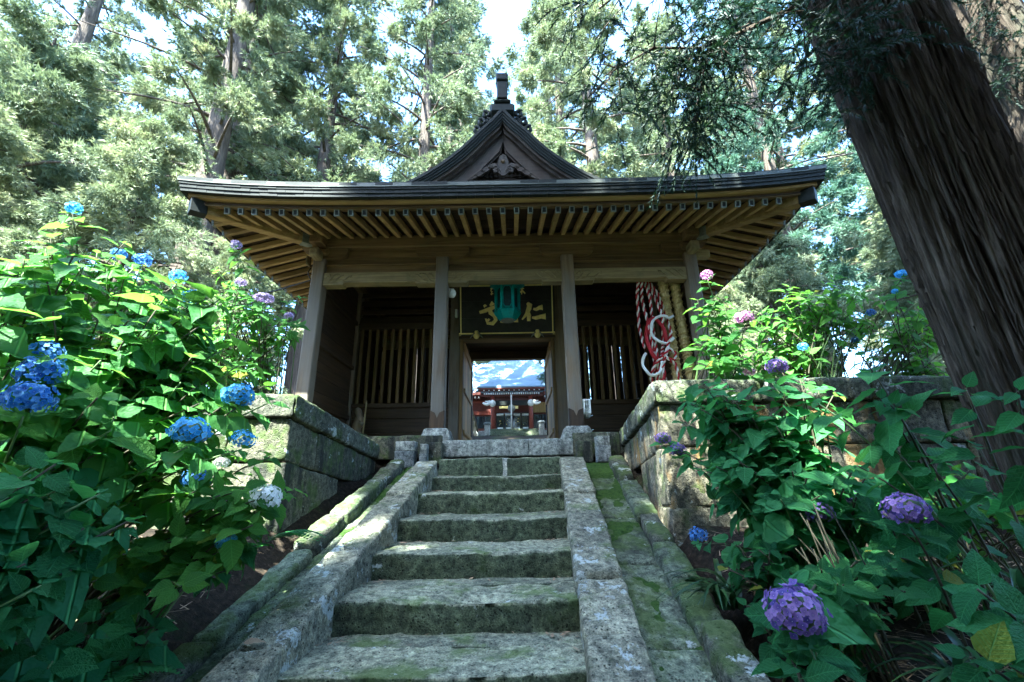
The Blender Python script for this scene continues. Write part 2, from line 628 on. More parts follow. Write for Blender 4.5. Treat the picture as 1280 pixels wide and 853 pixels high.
def hgt(x, y):
    low = .33 * (y + .22) - .16
    if y < -8:
        low = .33 * -7.78 - .16 + .12 * (y + 8)
        low = max(low, -6.0)
    side = sm(1.8, 4.5, abs(x)) * .15
    if y < -2.24 or (abs(x + .15) < 1.60 and y < -.15):
        return low + side - (.28 if abs(x + .15) < 1.5 else 0) + .6 * sm(4, 14, abs(x)) * sm(-12, -2, y)
    z = .10 if abs(x) > 1.4 or y > .2 else -.22
    if -3.6 < x < 3.6 and -.15 < y < 4.0:
        z = -.05
    z += 2.75 * sm(11, 28, y)
    z += .16 * max(0, abs(x) - 5) * (1.0 if abs(x) < 45 else 45 / abs(x)) * sm(-2, 6, y)
    z += .05 * max(0, min(y, 200) - 34)
    return z


xs = [-260, -180, -120, -80, -60, -45] + [-36 + 3 * i for i in range(8)] + [-13.5 + 1.0 * i for i in range(10)] + [-4.2, -3.7, -3.2, -2.7, -2.3, -2.0, -1.76, -1.74, -1.4, -.7, 0, .7, 1.2, 1.44, 1.46, 1.8, 2.3, 2.8, 3.2, 3.7, 4.2] + [4.5 + 1.0 * i for i in range(10)] + [15 + 3 * i for i in range(8)] + [45, 60, 80, 120, 180, 260]
ys = [-120, -80, -50, -30, -20, -15, -12, -10, -9, -8, -7.2, -6.5] + [-6.0 + .4 * i for i in range(9)] + [-2.5, -2.26, -2.22, -1.8, -1.2, -.6, -.16, -.14, .1, .6, 1.5, 2.5, 3.5, 4.2, 5, 6, 7, 8] + [10 + 2 * i for i in range(12)] + [36, 40, 46, 55, 70, 90, 120, 170, 240, 320]
V, F = [], []
for y in ys:
    for x in xs:
        z = hgt(x, y)
        V.append((x, y, z))
V = np.array(V)
bump = fbm(V * np.array([1.7, 1.7, 0]) + 3.1, 3) * .04
V[:, 2] += np.where((np.abs(V[:, 0]) < 3.7) & (V[:, 1] > -.2) & (V[:, 1] < 4.1), 0, bump)
nx_ = len(xs)
for j in range(len(ys) - 1):
    for i in range(nx_ - 1):
        a = j * nx_ + i
        F.append((a, a + 1, a + 1 + nx_, a + nx_))
g = pyd('ground', V, F, M_soil, None, True)
tag(g, 'dark forest soil with fallen needles between stone walls and bushes', None, None, 'structure')

# ------------------------------------------------------------------ stone stairs
stairs = thing('stone_stairs', (0, -2.2, -.9), 'worn mossy granite stairway climbing to the wooden temple gate', 'stairway')
XL, XR = -.722, .647


def wear(depth, cx, wid):
    def fn(W, nw):
        m = np.exp(-((W[:, 0] - cx) / wid) ** 2)
        top = nw[:, 2] > .3
        W[:, 2] -= np.where(top, depth * m, 0)
        return W
    return fn


def chip(cx, cy, rad, dep, base=None):
    def fn(W, nw):
        if base is not None:
            W = base(W, nw)
        d2 = ((W[:, 0] - cx) / rad) ** 2 + ((W[:, 1] - cy) / (rad * .55)) ** 2
        W[:, 2] -= np.where(nw[:, 2] > .2, dep * np.exp(-d2 * d2), 0)
        return W
    return fn


def stepblock(y0, y1, z1, z0=None, xa=XL, xb=XR, **kw):
    z0 = z1 - .34 if z0 is None else z0
    C = [(sx(xa, y0), y0, z0), (sx(xb, y0), y0, z0), (sx(xa, y1), y1, z0), (sx(xb, y1), y1, z0),
         (sx(xa, y0), y0, z1 - .012), (sx(xb, y0), y0, z1 - .004), (sx(xa, y1), y1, z1 + .004), (sx(xb, y1), y1, z1 + .006)]
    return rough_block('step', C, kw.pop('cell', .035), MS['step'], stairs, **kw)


for k in range(-5, 7):
    z = ZK[k] if k >= 0 else ZK[0] + .17 * k
    y = Y7 - (7 - k) * TR
    if k in (0, -1, -2):
        stepblock(y, y + .33, z, amp=.014, rnd=.014, cell=.022, extra=wear(.010, -.1, .35))
        stepblock(y + .338, y + TR + .06, z + .002, amp=.010, rnd=.014, cell=.05)
    elif k == 1:
        stepblock(y, y + .36, z, amp=.014, rnd=.022, cell=.022, extra=chip(sx(.10, y), y + .07, .16, .035, wear(.015, 0, .4)))
        stepblock(y + .368, y + TR + .06, z + .002, amp=.008, rnd=.012, cell=.05)
    elif k == 6:
        cx = sx(.02, y)
        stepblock(y, y + TR, z, amp=.012, rnd=.016, xb=-.005)
        stepblock(y, y + TR, z - .003, amp=.012, rnd=.016, xa=.045)
        rough_block('mortar_joint', corners(cx - .035, cx + .045, y + .012, y + TR, z - .3, z - .01), .06, MS['pale'], stairs, amp=.006, rnd=.01)
    else:
        stepblock(y, y + TR + .06, z, amp=.014, rnd=.018, cell=.024, extra=wear(.010, 0, .4))
# light landing slabs under and before the gate
for xa, xb in ((-.80, .27), (.275, .82)):
    rough_block('landing_slab', corners(xa, xb, Y7, .42, -.2, .002), .05, MS['pale'], stairs, amp=.006, rnd=.014)
rough_block('threshold_stone', corners(-.70, .70, .12, .42, -.1, .036), .05, MS['pale'], stairs, amp=.005, rnd=.012)


def slope_z(y, d=0.0):
    return .33 * (y + .22) - .02 + d


def slab(name, xa, xb, y0, y1, dz, thick, mat, parent, **kw):
    C = []
    for i in range(8):
        y = (y0, y1)[(i >> 1) & 1]
        x = sx((xa, xb)[i & 1], y)
        z = slope_z(y, dz) - (0 if i >> 2 else thick)
        C.append((x, y, z))
    return rough_block(name, C, kw.pop('cell', .05), mat, parent, **kw)


SLB = MS['stringer']
for (y0, y1, dz) in ((-1.93, -1.0, .0), (-3.72, -1.945, -.012), (-5.2, -3.735, -.004), (-7.0, -5.21, 0)):
    slab('stringer_stone', -.885, -.665, y0, y1, dz, .42, SLB, stairs, amp=.013, rnd=.022)
for (y0, y1, dz) in ((-1.97, -.98, .01), (-2.34, -1.975, -.006), (-3.19, -2.35, .0), (-3.66, -3.21, -.022), (-4.6, -3.672, -.01), (-6.0, -4.61, 0), (-7.2, -6.01, 0)):
    slab('stringer_stone', .628, .885, y0, y1, dz, .42, SLB, stairs, amp=.014, rnd=.022)
# drains and kerbs on both sides
for side, (ga, gb, ka, kb) in ((-1, (-1.11, -.875, -1.26, -1.10)), (1, (.875, 1.20, 1.185, 1.34))):
    ys_ = [-.62, -1.45, -2.05, -2.75, -3.5, -4.4, -5.4, -6.6] if side > 0 else [-.62, -1.7, -2.9, -4.0, -5.2, -6.6]
    for a, c in zip(ys_[1:], ys_[:-1]):
        slab('gutter_slab', ga, gb, a + .006, c - .006, -.17 + RN.uniform(-.012, .008), .2, MS['gutter'], stairs, amp=.012, rnd=.018)
    ys_ = [-.66, -1.35, -2.15, -2.62, -3.5, -4.2, -5.3, -6.6]
    for i, (a, c) in enumerate(zip(ys_[1:], ys_[:-1])):
        slab('kerb_stone', ka + RN.uniform(-.012, .012), kb + RN.uniform(-.01, .02), a + .008, c - .008, -.085 + RN.uniform(-.03, .025), .35, MS['gutter'] if i % 2 else MS['cap'], stairs, amp=.018, rnd=.03)
# moss cushions in the drains
for (xa, xb) in ((-1.10, -.885), (.888, 1.185)):
    ny, nx2 = 420, 26
    P_ = []
    for j in range(ny + 1):
        y = -.66 - 4.4 * j / ny
        for i in range(nx2 + 1):
            P_.append((sx(xa + (xb - xa) * i / nx2, y), y, slope_z(y, -.166)))
    P_ = np.array(P_)
    thick = fbm(P_ * [6, 4, 3] + 7, 4) * .55 - .02 - np.clip((-P_[:, 1] - 1.7) / 3.0, -.3, .5)
    fine = fbm(P_ * 60, 3)
    P_[:, 2] += np.clip(thick, -.5, .55) * .045 + np.where(thick > .0, fine * .006, 0) - .010
    Fm = []
    for j in range(ny):
        for i in range(nx2):
            a = j * (nx2 + 1) + i
            Fm.append((a, a + 1, a + nx2 + 2, a + nx2 + 1))
    me = npmesh('moss', P_, np.array(Fm)[:, ::-1])
    mo = link('moss', me, M_moss, stairs, True)
    mo['kind'] = 'stuff'
for x0, x1, y0, y1, z0, z1 in ((-1.30, -1.07, -.56, -.36, -.33, -.03), (-1.02, -.93, -.52, -.36, -.27, -.06), (1.06, 1.22, -.52, -.34, -.30, .0)):
    rough_block('drain_block', corners(x0, x1, y0, y1, z0, z1 - .11), .05, MS['slate'], stairs, amp=.004, rnd=.008)
    rough_block('drain_block', corners(x0 + .004, x1 - .002, y0 + .004, y1, z1 - .108, z1), .05, MS['pale'], stairs, amp=.004, rnd=.008)

# ------------------------------------------------------------------ stone platform under the gate
plat = thing('stone_platform', (0, 1.6, -.2), 'low mossy stone platform with pale base stones under the gate posts', 'platform')
for (xa, xb) in ((-1.74, -.80), (.82, 1.40)):
    rough_block('platform_edge', corners(xa, xb, -.22, .25, -.22, .07), .05, MS['wall'], plat, amp=.008, rnd=.018)
rough_block('platform_edge', corners(-.98, -.78, -.40, -.225, -.3, -.035), .05, MS['wall'], plat, amp=.008, rnd=.014)
rough_block('platform_edge', corners(.84, 1.03, -.40, -.225, -.3, -.05), .05, MS['wall'], plat, amp=.008, rnd=.014)
for (xa, xb) in ((-3.3, -1.745), (1.41, 3.3)):
    rough_block('platform_edge', corners(xa, xb, -.22, .25, -.22, .068), .07, MS['wall'], plat, amp=.008, rnd=.018)
rough_block('platform_floor', corners(-3.3, 3.3, .43, 3.6, -.25, .03), .25, MS['slate'], plat, amp=.004, rnd=.015)
POSTS = [-2.676, -.9, .9, 2.676]
for px in POSTS:
    for py in (0, 1.6, 3.2):
        zb = .05
        w0, w1 = .205, .15
        if py == 0 and abs(px) < 1:
            zb = .0
        C = [(px + (w0 if zz == 0 else w1) * (1 if i & 1 else -1), py + (w0 if zz == 0 else w1) * (1 if i & 2 else -1), (zb, .165)[zz]) for i in range(8) for zz in [i >> 2]]
        rough_block('base_stone', C, .04, MS['pale'], plat, amp=.006, rnd=.028)

# ------------------------------------------------------------------ retaining walls beside the stairs
CAPL = lambda y: -.04 + (.24) * (-.35 - y) / 1.98
CAPR = lambda y: .07 + (.19) * (-.35 - y) / 1.98


def side_wall(side, capf, xin, xend, name, label, mat):
    yc = -2.33
    xc = sx(xin, yc)
    w = thing(name, (xc, yc, -.9), label, 'stone wall')
    d = side * .34
    # cap along the stairs, two stones, mitred at the corner
    ym = -1.45

    def cap(p):                                      # p: four plan points (inner/outer), near then far
        C = []
        for (x, y, z) in p:
            C.append((x, y, z - .19))
        for (x, y, z) in p:
            C.append((x, y, z))
        if side < 0:
            C = [C[1], C[0], C[3], C[2], C[5], C[4], C[7], C[6]]
        return C
    zc = capf(yc)
    rough_block('cap_stone', cap([(xc, yc, zc), (xc + d, yc + .34, zc), (sx(xin, ym), ym, capf(ym)), (sx(xin, ym) + d, ym, capf(ym))]), .035, MS['cap'], w, amp=.012, rnd=.03)
    rough_block('cap_stone', cap([(sx(xin, ym), ym + .008, capf(ym)), (sx(xin, ym) + d, ym + .008, capf(ym)), (sx(xin, -.35), -.35, capf(-.35)), (sx(xin, -.35) + d, -.35, capf(-.35))]), .035, MS['cap'], w, amp=.012, rnd=.03)
    n = 3
    for i in range(n):
        xa = xc + side * (.006 if i == 0 else 0) + (xend - xc) * i / n
        xb = xc + (xend - xc) * (i + 1) / n - side * .008
        off = .34 if i == 0 else 0
        C = [(xa, yc, zc - .19), (xb, yc, zc - .19), (xa + side * off, yc + .335, zc - .19), (xb, yc + .335, zc - .19),
             (xa, yc, zc), (xb, yc, zc - .003), (xa + side * off, yc + .335, zc), (xb, yc + .335, zc - .003)]
        rough_block('cap_stone', C, .045, MS['cap'], w, amp=.013, rnd=.03)
    # face stones along the stairs: courses that step down to the kerb
    ins = side * .045
    ztop = lambda y: capf(y) - .195

    def face(y0, y1, f0, f1, dx=0.0):
        """f0/f1: functions of y for bottom/top"""
        C = []
        for i in range(8):
            y = (y0, y1)[(i >> 1) & 1]
            x = sx(xin, y) + ins + dx + (side * .28 if i & 1 else 0)
            zz = f1(y) if i >> 2 else f0(y)
            C.append((x, y, zz))
        if side < 0:
            C = [C[1], C[0], C[3], C[2], C[5], C[4], C[7], C[6]]
        rough_block('wall_stone', C, .045, mat, w, amp=.012, rnd=.02)
    j1 = lambda y: ztop(y) - .33
    j2 = lambda y: slope_z(y, -.35)
    mn = lambda y: max(j1(y), slope_z(y, -.3))
    for (y0, y1) in ((-2.29, -1.80), (-1.792, -1.25), (-1.242, -.75), (-.742, -.36)):
        face(y0, y1, lambda y: mn(y), ztop, RN.uniform(-.006, .006))
    for (y0, y1) in ((-2.29, -1.95), (-1.942, -1.30)):
        face(y0, y1, lambda y: min(j2(y), j1(y) - .1), lambda y: j1(y) - .008, RN.uniform(-.006, .006))
    # front face courses
    xs_ = [xc + ins]
    zrow = [(zc - .195, zc - .53), (zc - .538, zc - .98), (zc - .988, zc - 1.35)]
    for rI, (z1, z0) in enumerate(zrow):
        x = xc + ins
        i = 0
        while (xend - x) * side > .1:
            L = (.62, .5, .74, .56)[(i + rI) % 4] * (1 if i else .8 + .2 * rI)
            xb = x + side * L
            if (xend - xb) * side < .2:
                xb = xend
            a, c = sorted((x, xb - side * .008))
            dy = RN.uniform(-.008, .008)
            rough_block('wall_stone', corners(a, c, yc + .045 + dy, yc + .30, z0, z1), .05, mat, w, amp=.016, rnd=.022)
            x = xb
            i += 1
    return w


side_wall(-1, CAPL, -1.52, -5.6, 'retaining_wall', 'mossy dark retaining wall on the left of the stairs behind blue hydrangeas', MS['wall'])
side_wall(1, CAPR, 1.375, 3.9, 'retaining_wall', 'ochre-stained retaining wall on the right of the stairs behind purple hydrangeas', MS['wallo'])

# ------------------------------------------------------------------ the temple gate
gate = thing('temple_gate', (0, 1.6, .05), 'old brown wooden temple gate with flared copper roof and a central gable', 'temple gate')
GY0, GYM, GYR = 0.0, 1.6, 3.2
XC = 2.676
for px in POSTS:
    for py in (GY0, GYM, GYR):
        lean = -.0 if abs(px) < 1 else (.02 if px > 0 else -.02)
        top = 2.70 if (py != GYM) else 2.9
        bm = bmesh.new()
        w = .088
        C = []
        for i in range(8):
            zz = top if i >> 2 else .165
            C.append((px + (0 if i >> 2 else lean) + w * (1 if i & 1 else -1), py + w * (1 if i & 2 else -1), zz))
        hexa(bm, C, .012)
        p = bm_obj('post', bm, WD['grey', 'z'], gate)
        if py == 0 and abs(px) < 1:                        # darker shoe spliced to the foot of the post
            s = .094
            V = [(px - s, -s, .16), (px + s, -s, .16), (px + s, -s, .40), (px + .03, -s, .37), (px, -s, .30), (px - .03, -s, .37), (px - s, -s, .40)]
            V2 = [(x, .0, z) for (x, y, z) in V]
            nn = len(V)
            F = [tuple(range(nn)), tuple(range(2 * nn - 1, nn - 1, -1))] + [(i, i + nn, (i + 1) % nn + nn, (i + 1) % nn) for i in range(nn)]
            pyd('post_shoe', V + V2, F, WD['dark', 'z'], p)

# long head beams, front and rear, and side beams
for y in (GY0, GYR):
    beam('head_beam', (-XC - .28, y, 2.885), (XC + .28, y, 2.885), .21, .19, WD['brown', 'x'], gate, .012)
for x in (-XC, XC):
    beam('side_beam', (x, -.28, 2.875), (x, GYR + .28, 2.875), .19, .172, WD['brown', 'y'], gate, .012)
# boards, rails and carved tie beams of the front and back
BAYS = [(-XC, -.9), (-.9, .9), (.9, XC)]
for y in (GY0, GYR):
    sgn = -1 if y == GY0 else 1
    for (a, c) in BAYS:
        a2, c2 = a + .09, c - .09
        for z0, z1, dy in ((2.405, 2.528, .0), (2.534, 2.66, .003), (2.666, 2.79, .006)):
            box('panel_board', a2, c2, y - .02 + dy, y + .03 + dy, z0, z1, WD['brown', 'x'], gate, .004)
        box('panel_rail', a2, c2, y + sgn * .035 - .018, y + sgn * .035 + .018, 2.524, 2.546, WD['brown', 'x'], gate, .004)
        # tie beam with thicker notched ends
        L = c2 - a2
        pr = [(a2, 2.212), (a2 + .27, 2.212), (a2 + .29, 2.24), (c2 - .29, 2.24), (c2 - .27, 2.212), (c2, 2.212), (c2, 2.402), (a2, 2.402)]
        V = [(x, y - .075, z) for x, z in pr] + [(x, y + .075, z) for x, z in pr]
        n = len(pr)
        F = [tuple(range(n)), tuple(range(2 * n - 1, n - 1, -1))] + [(i, i + n, (i + 1) % n + n, (i + 1) % n) for i in range(n)]
        tb = pyd('tie_beam', V, F, WD['pale', 'x'], gate)
        if y == GY0:
            # raised carved scrolls at both ends, and a groove line along the bottom
            for s, xe in ((1, a2), (-1, c2)):
                def cv(pts, r=.011):
                    return tube_geo([(xe + s * px_, y - .078, 2.205 + pz_ * .86) for px_, pz_ in pts], [r * (.5 + .6 * math.sin(math.pi * i / (len(pts) - 1))) for i in range(len(pts))], 5)
                sw = [cv([(.02, .04), (.07, .06), (.11, .12), (.15, .18), (.20, .20), (.24, .17)]),
                      cv([(.10, .05), (.16, .07), (.20, .12), (.25, .17), (.29, .18)]),
                      cv([(.03, .13), (.06, .17), (.09, .19), (.10, .16), (.08, .14)]),
                      cv([(.27, .07), (.32, .11), (.36, .16), (.40, .17), (.38, .13)]),
                      cv([(.22, .045), (.30, .05), (.40, .048)])]
                V, F = merge(sw)
                pyd('carving', V, F, WD['pale', 'x'], tb, True)
            V, F = merge([tube_geo([(a2 + .3, y - .077, 2.262), (c2 - .3, y - .077, 2.262)], .007, 4), tube_geo([(a2 + .05, y - .077, 2.385), (c2 - .05, y - .077, 2.385)], .007, 4)])
            pyd('carved_line', V, F, WD['pale', 'x'], tb)

# boat-shaped bracket arms on the posts
def arm(xa, xb, y, cut_l=True, cut_r=True):
    z1, z0 = 2.786, 2.622
    pr = []
    nn = 6
    if cut_l:
        pr += [(xa, z1), (xa, z0 + .085)] + [(xa + .13 * (1 - math.cos(t)) , z0 + .085 * (1 - math.sin(t))) for t in [math.pi / 2 * k / nn for k in range(1, nn + 1)]]
    else:
        pr += [(xa, z1), (xa, z0)]
    if cut_r:
        pr += [(xb - .13 * (1 - math.cos(t)), z0 + .085 * (1 - math.sin(t))) for t in [math.pi / 2 * k / nn for k in range(nn, 0, -1)]] + [(xb, z0 + .085), (xb, z1)]
    else:
        pr += [(xb, z0), (xb, z1)]
    V = [(x, y - .085, z) for x, z in pr] + [(x, y + .085, z) for x, z in pr]
    n = len(pr)
    F = [tuple(range(n)), tuple(range(2 * n - 1, n - 1, -1))] + [(i, i + n, (i + 1) % n + n, (i + 1) % n) for i in range(n)]
    pyd('bracket_arm', V, F, WD['brown', 'x'], gate)


for y in (GY0 - .012, GYR + .012):
    for px in (-.9, .9):
        arm(px - .385, px + .385, y)
    arm(-XC - .02, -XC + .40, y, False, True)
    arm(XC - .40, XC + .02, y, True, False)
# corner bracket clusters: square bearing block with short crossing arms
for cx_ in (-1, 1):
    for (yy, sy) in ((GY0, -1), (GYR, 1)):
        x = cx_ * XC
        box('bracket_block', x - .14, x + .14, yy - .14, yy + .14, 2.66, 2.785, WD['brown', 'x'], gate, .03)
        box('bracket_nose', x + cx_ * .145 - .06, x + cx_ * .145 + .10 * cx_ + .06, yy - .065, yy + .065, 2.56, 2.70, WD['pale', 'x'], gate, .02)
        box('bracket_nose', x - .065, x + .065, min(yy + sy * .10, yy + sy * .30), max(yy + sy * .10, yy + sy * .30), 2.57, 2.71, WD['pale', 'y'], gate, .02)

# ---- side walls of boards (left and right bays)
for x, s in ((-XC, 1), (XC, -1)):
    for (ya, yb) in ((.09, 1.51), (1.69, 3.11)):
        z = .10
        i = 0
        while z < 2.75:
            h_ = (.21, .235, .20, .225)[i % 4]
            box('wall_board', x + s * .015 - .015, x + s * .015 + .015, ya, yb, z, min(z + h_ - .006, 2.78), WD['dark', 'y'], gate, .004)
            z += h_
            i += 1
        for zr in (.52, 1.36, 2.16):
            box('wall_rail', x + s * .05 - .025, x + s * .05 + .025, ya, yb, zr, zr + .07, WD['dark', 'y'], gate, .006)


# ---- lattice walls of the side bays, middle and rear row
def lattice(xa, xb, y, first):
    for z0, z1 in ((.06, .30), (.306, .53), (.536, .71)):
        box('wall_board', xa, xb, y - .015, y + .02, z0, z1, WD['dark', 'x'], gate, .004)
    box('lattice_rail', xa, xb, y - .05, y + .05, .712, .79, WD['dark', 'x'], gate, .008)
    box('lattice_rail', xa, xb, y - .05, y + .05, 2.09, 2.20, WD['dark', 'x'], gate, .008)
    n = 12
    for i in range(n):
        x = xa + (xb - xa) * (i + .5) / n
        box('lattice_bar', x - .024, x + .024, y - .024, y + .024, .788, 2.092, WD['pale' if False else 'brown', 'z'], gate, .005)
    for z0, z1 in ((2.205, 2.33), (2.375, 2.49), (2.535, 2.65), (2.695, 2.80)):
        bm = bmesh.new()
        hexa(bm, [((xa, xb)[i & 1], y - .02 + (.045 if (i >> 2) else 0) + (.02 if i & 2 else 0), (z0, z1)[i >> 2]) for i in range(8)], .004)
        bm_obj('louvre_board', bm, WD['dark', 'x'], gate)


for (xa, xb) in ((-XC + .09, -.99), (.99, XC - .09)):
    lattice(xa, xb, GYM - .05, True)
    x, i = xa, 0
    while x < xb - .05:
        w = min(.17, xb - x)
        gap = .012 if i in (3, 6, 7) else .004
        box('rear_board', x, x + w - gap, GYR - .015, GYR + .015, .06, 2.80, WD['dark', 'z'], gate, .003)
        x += w
        i += 1
# ceiling boards of the porch and rooms
for i in range(14):
    x0 = -XC + .1 + i * (2 * XC - .2) / 14
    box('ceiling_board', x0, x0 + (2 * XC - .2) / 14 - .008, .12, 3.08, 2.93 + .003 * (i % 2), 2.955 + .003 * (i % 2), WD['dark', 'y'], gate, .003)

# ---- central passage: lintels, jambs, boarded sides, open door leaves
box('door_lintel', -.83, .83, 1.49, 1.69, 1.865, 1.975, WD['brown', 'x'], gate, .008)
box('lintel_board', -.83, .83, 1.56, 1.60, 1.98, 2.42, WD['dark', 'x'], gate, .004)
box('lintel_board', -.83, .83, 1.555, 1.60, 2.425, 2.90, WD['dark', 'x'], gate, .004)
box('door_lintel', -.81, .81, 3.12, 3.28, 1.96, 2.12, WD['dark', 'x'], gate, .008)
for z0, z1 in ((2.125, 2.39), (2.395, 2.78)):
    box('lintel_board', -.81, .81, 3.17, 3.21, z0, z1, WD['dark', 'x'], gate, .004)
for i in range(9):
    z0 = 2.14
    y0 = 1.70 + i * .158
    box('passage_ceiling_board', -.80, .80, y0, y0 + .152, 2.14 + .002 * (i % 2), 2.165 + .002 * (i % 2), WD['dark', 'x'], gate, .003)
for s in (-1, 1):
    box('door_jamb', *sorted((s * .755, s * .81)), 1.50, 1.66, .05, 1.864, WD['brown', 'z'], gate, .006)
    # door leaf folded back along the passage side
    lx = s * .775
    for k in range(4):
        y0 = 1.69 + k * .345
        box('door_board', lx - .014, lx + .014, y0, y0 + .338, .10, 1.93, WD['honey', 'z'], gate, .004)
    for zr in (.28, .98, 1.70):
        box('door_rail', *sorted((lx - s * .014, lx - s * .045)), 1.69, 3.06, zr, zr + .075, WD['honey', 'y'], gate, .005)
    box('door_jamb', *sorted((s * .745, s * .805)), 3.10, 3.27, .05, 1.96, WD['dark', 'z'], gate, .006)

# ---- eaves: rafters, fascias, hips and boards
EX, EYF, EYB = 3.94, -1.27, 4.47
YC_, HY = 1.6, 2.87


def lift_x(x):
    return .15 * min(1.15, abs(x) / 3.94) ** 3.6


def lift_y(y):
    return .15 * min(1.15, abs(y - YC_) / HY) ** 3.6


RT = 2.705
def rafter(tip, root, parent=gate):
    o = beam('rafter', tip, root, .058, .078, WD['gold', 'y'] if abs(tip[0] - root[0]) < 1e-4 else WD['gold', 'x'], parent, .004)
    # small metal-clad end: square rim round a dark centre
    t, rt = Vector(tip), Vector(root)
    d = (t - rt).normalized()
    s = d.cross(Vector((0, 0, 1))).normalized()
    n_ = s.cross(d)
    bmv, bf, mi = [], [], []
    w, h, q = .033, .043, .021
    for off in (.012, ):
        c = t + d * off
        ring = [c - s * w - n_ * h, c + s * w - n_ * h, c + s * w + n_ * h, c - s * w + n_ * h]
        inn = [c - s * q - n_ * (q + .009), c + s * q - n_ * (q + .009), c + s * q + n_ * (q + .009), c - s * q + n_ * (q + .009)]
        back = [p - d * .03 for p in ring]
        rec = [p - d * .006 for p in inn]
        bmv = ring + inn + back + rec
        for i in range(4):
            j = (i + 1) % 4
            bf.append((i, j, 4 + j, 4 + i))
            bf.append((i, 8 + i, 8 + j, j))
            bf.append((4 + i, 4 + j, 12 + j, 12 + i))
        bf.append((12, 13, 14, 15))
    me = bpy.data.meshes.new('rafter_cap')
    me.from_pydata([tuple(p) for p in bmv], [], bf)
    me.update()
    oo = link('rafter_cap', me, [M_copcap, M_copper], o)
    me.polygons[len(bf) - 1].material_index = 1
    return o


SP = .1715
for sy, yt, yr in ((-1, -1.09, .02), (1, GYR + 1.09, GYR - .02)):
    for i in range(-20, 21):
        x = i * SP
        a = abs(x) - XC
        z1 = 3.005
        tip = (x, yt, RT + lift_x(x) * .75)
        if a > -.05:
            e = min(1.09, max(a + .06, .02))
            fr = e / 1.09
            root = (x, -e if sy < 0 else GYR + e, z1 + (tip[2] - z1) * (fr - .01))
            if abs(root[1] - tip[1]) < .12:
                continue
        else:
            root = (x, yr, z1)
        rafter(tip, root)
for sxn in (-1, 1):
    for i in range(25):
        y = YC_ + (i - 12) * SP * 1.28
        tip = (sxn * (XC + 1.09), y, RT + lift_y(y) * .75)
        z1 = 3.005
        a = max(-y, y - GYR)
        if a > -.05:
            e = min(1.09, max(a + .06, .02))
            root = (sxn * (XC + e), y, z1 + (tip[2] - z1) * (e / 1.09 - .01))
            if abs(root[0] - tip[0]) < .12:
                continue
        else:
            root = (sxn * (XC - .02), y, z1)
        rafter(tip, root)
# hip rafters with copper noses
for sxn in (-1, 1):
    for (yy, sy) in ((GY0, -1), (GYR, 1)):
        p0 = (sxn * (XC - .05), yy - sy * .05, 2.90)
        p1 = (sxn * (XC + 1.16), yy + sy * 1.16, 2.80)
        h_ = beam('hip_rafter', p0, p1, .12, .15, WD['gold', 'x'], gate, .008)
        d = (Vector(p1) - Vector(p0)).normalized()
        q0, q1 = Vector(p1) - d * .16, Vector(p1) + d * .02
        beam('hip_cap', q0, q1, .145, .176, M_copper, h_, .006)
        q0, q1 = Vector(p0) + d * .24, Vector(p0) + d * .40
        beam('hip_band', q0 - Vector((0, 0, .004)), q1 - Vector((0, 0, .004)), .126, .154, M_copcap, h_, .003)


def eave_strip(name, side, out, z0, z1, thick, mat, parent, n=28, seg=None, dz=0.0, lk=1.0, bev=0):
    """a curved board following one eave; out = distance beyond the wall line; side in F,B,L,R"""
    ext = XC + out if side in 'FB' else (GYR / 2 + out)
    V = []
    a, c = (-ext, ext) if seg is None else seg
    for i in range(n + 1):
        t = a + (c - a) * i / n
        li = (lift_x(t) if side in 'FB' else lift_y(t + YC_)) * lk
        for (o_, z) in ((out, z0), (out - thick, z0), (out - thick, z1), (out, z1)):
            tt = t
            lim = ext - (out - o_)
            tt = max(-lim, min(lim, t))
            if side == 'F': V.append((tt, -o_, z + li))
            if side == 'B': V.append((tt, GYR + o_, z + li))
            if side == 'L': V.append((-XC - o_, tt + YC_, z + li))
            if side == 'R': V.append((XC + o_, tt + YC_, z + li))
    F = []
    for i in range(n):
        for k in range(4):
            k2 = (k + 1) % 4
            F.append((i * 4 + k, i * 4 + k2, (i + 1) * 4 + k2, (i + 1) * 4 + k))
    F.append((0, 1, 2, 3))
    F.append((n * 4 + 3, n * 4 + 2, n * 4 + 1, n * 4))
    me = bpy.data.meshes.new(name)
    me.from_pydata(V, [], F)
    bm = bmesh.new()
    bm.from_mesh(me)
    bmesh.ops.recalc_face_normals(bm, faces=bm.faces)
    bm.to_mesh(me)
    bm.free()
    return link(name, me, mat, parent)


roof = bpy.data.objects.new('roof', None)
COL.objects.link(roof)
attach(roof, gate)
for side in 'FBLR':
    wax = 'x' if side in 'FB' else 'y'
    eave_strip('eave_fascia', side, 1.125, 2.738, 2.835, .06, WD['brown', wax], gate, lk=.8)
    eave_strip('eave_fascia', side, 1.20, 2.788, 2.862, .16, WD['gold', wax], gate, lk=.9)
    eave_strip('eave_fascia', side, 1.235, 2.835, 2.90, .30, WD['brown', wax], gate, lk=1.0)
    for k in range(4):
        o_ = 1.262 + .011 * k
        z0 = 2.812 + .0465 * k
        if side == 'F':
            n = 36
            full = XC + o_
            off = 0 if k % 2 else .5
            xs2 = [-full] + [-full + (i + off) * 2 * full / n for i in range(0 if off else 1, n + (1 if off else 0))] + [full]
            xs2 = sorted(set(round(q, 4) for q in xs2))
            for a, c in zip(xs2[:-1], xs2[1:]):
                if c - a < .02:
                    continue
                t_ = eave_strip('copper_shingle', side, o_ + RN.uniform(-.002, .002), z0, z0 + .0455, .30, M_copper, roof, 2, (a + .0015, c - .0015))
        else:
            eave_strip('copper_edge', side, o_, z0, z0 + .0455, .30, M_copper, roof, 28)


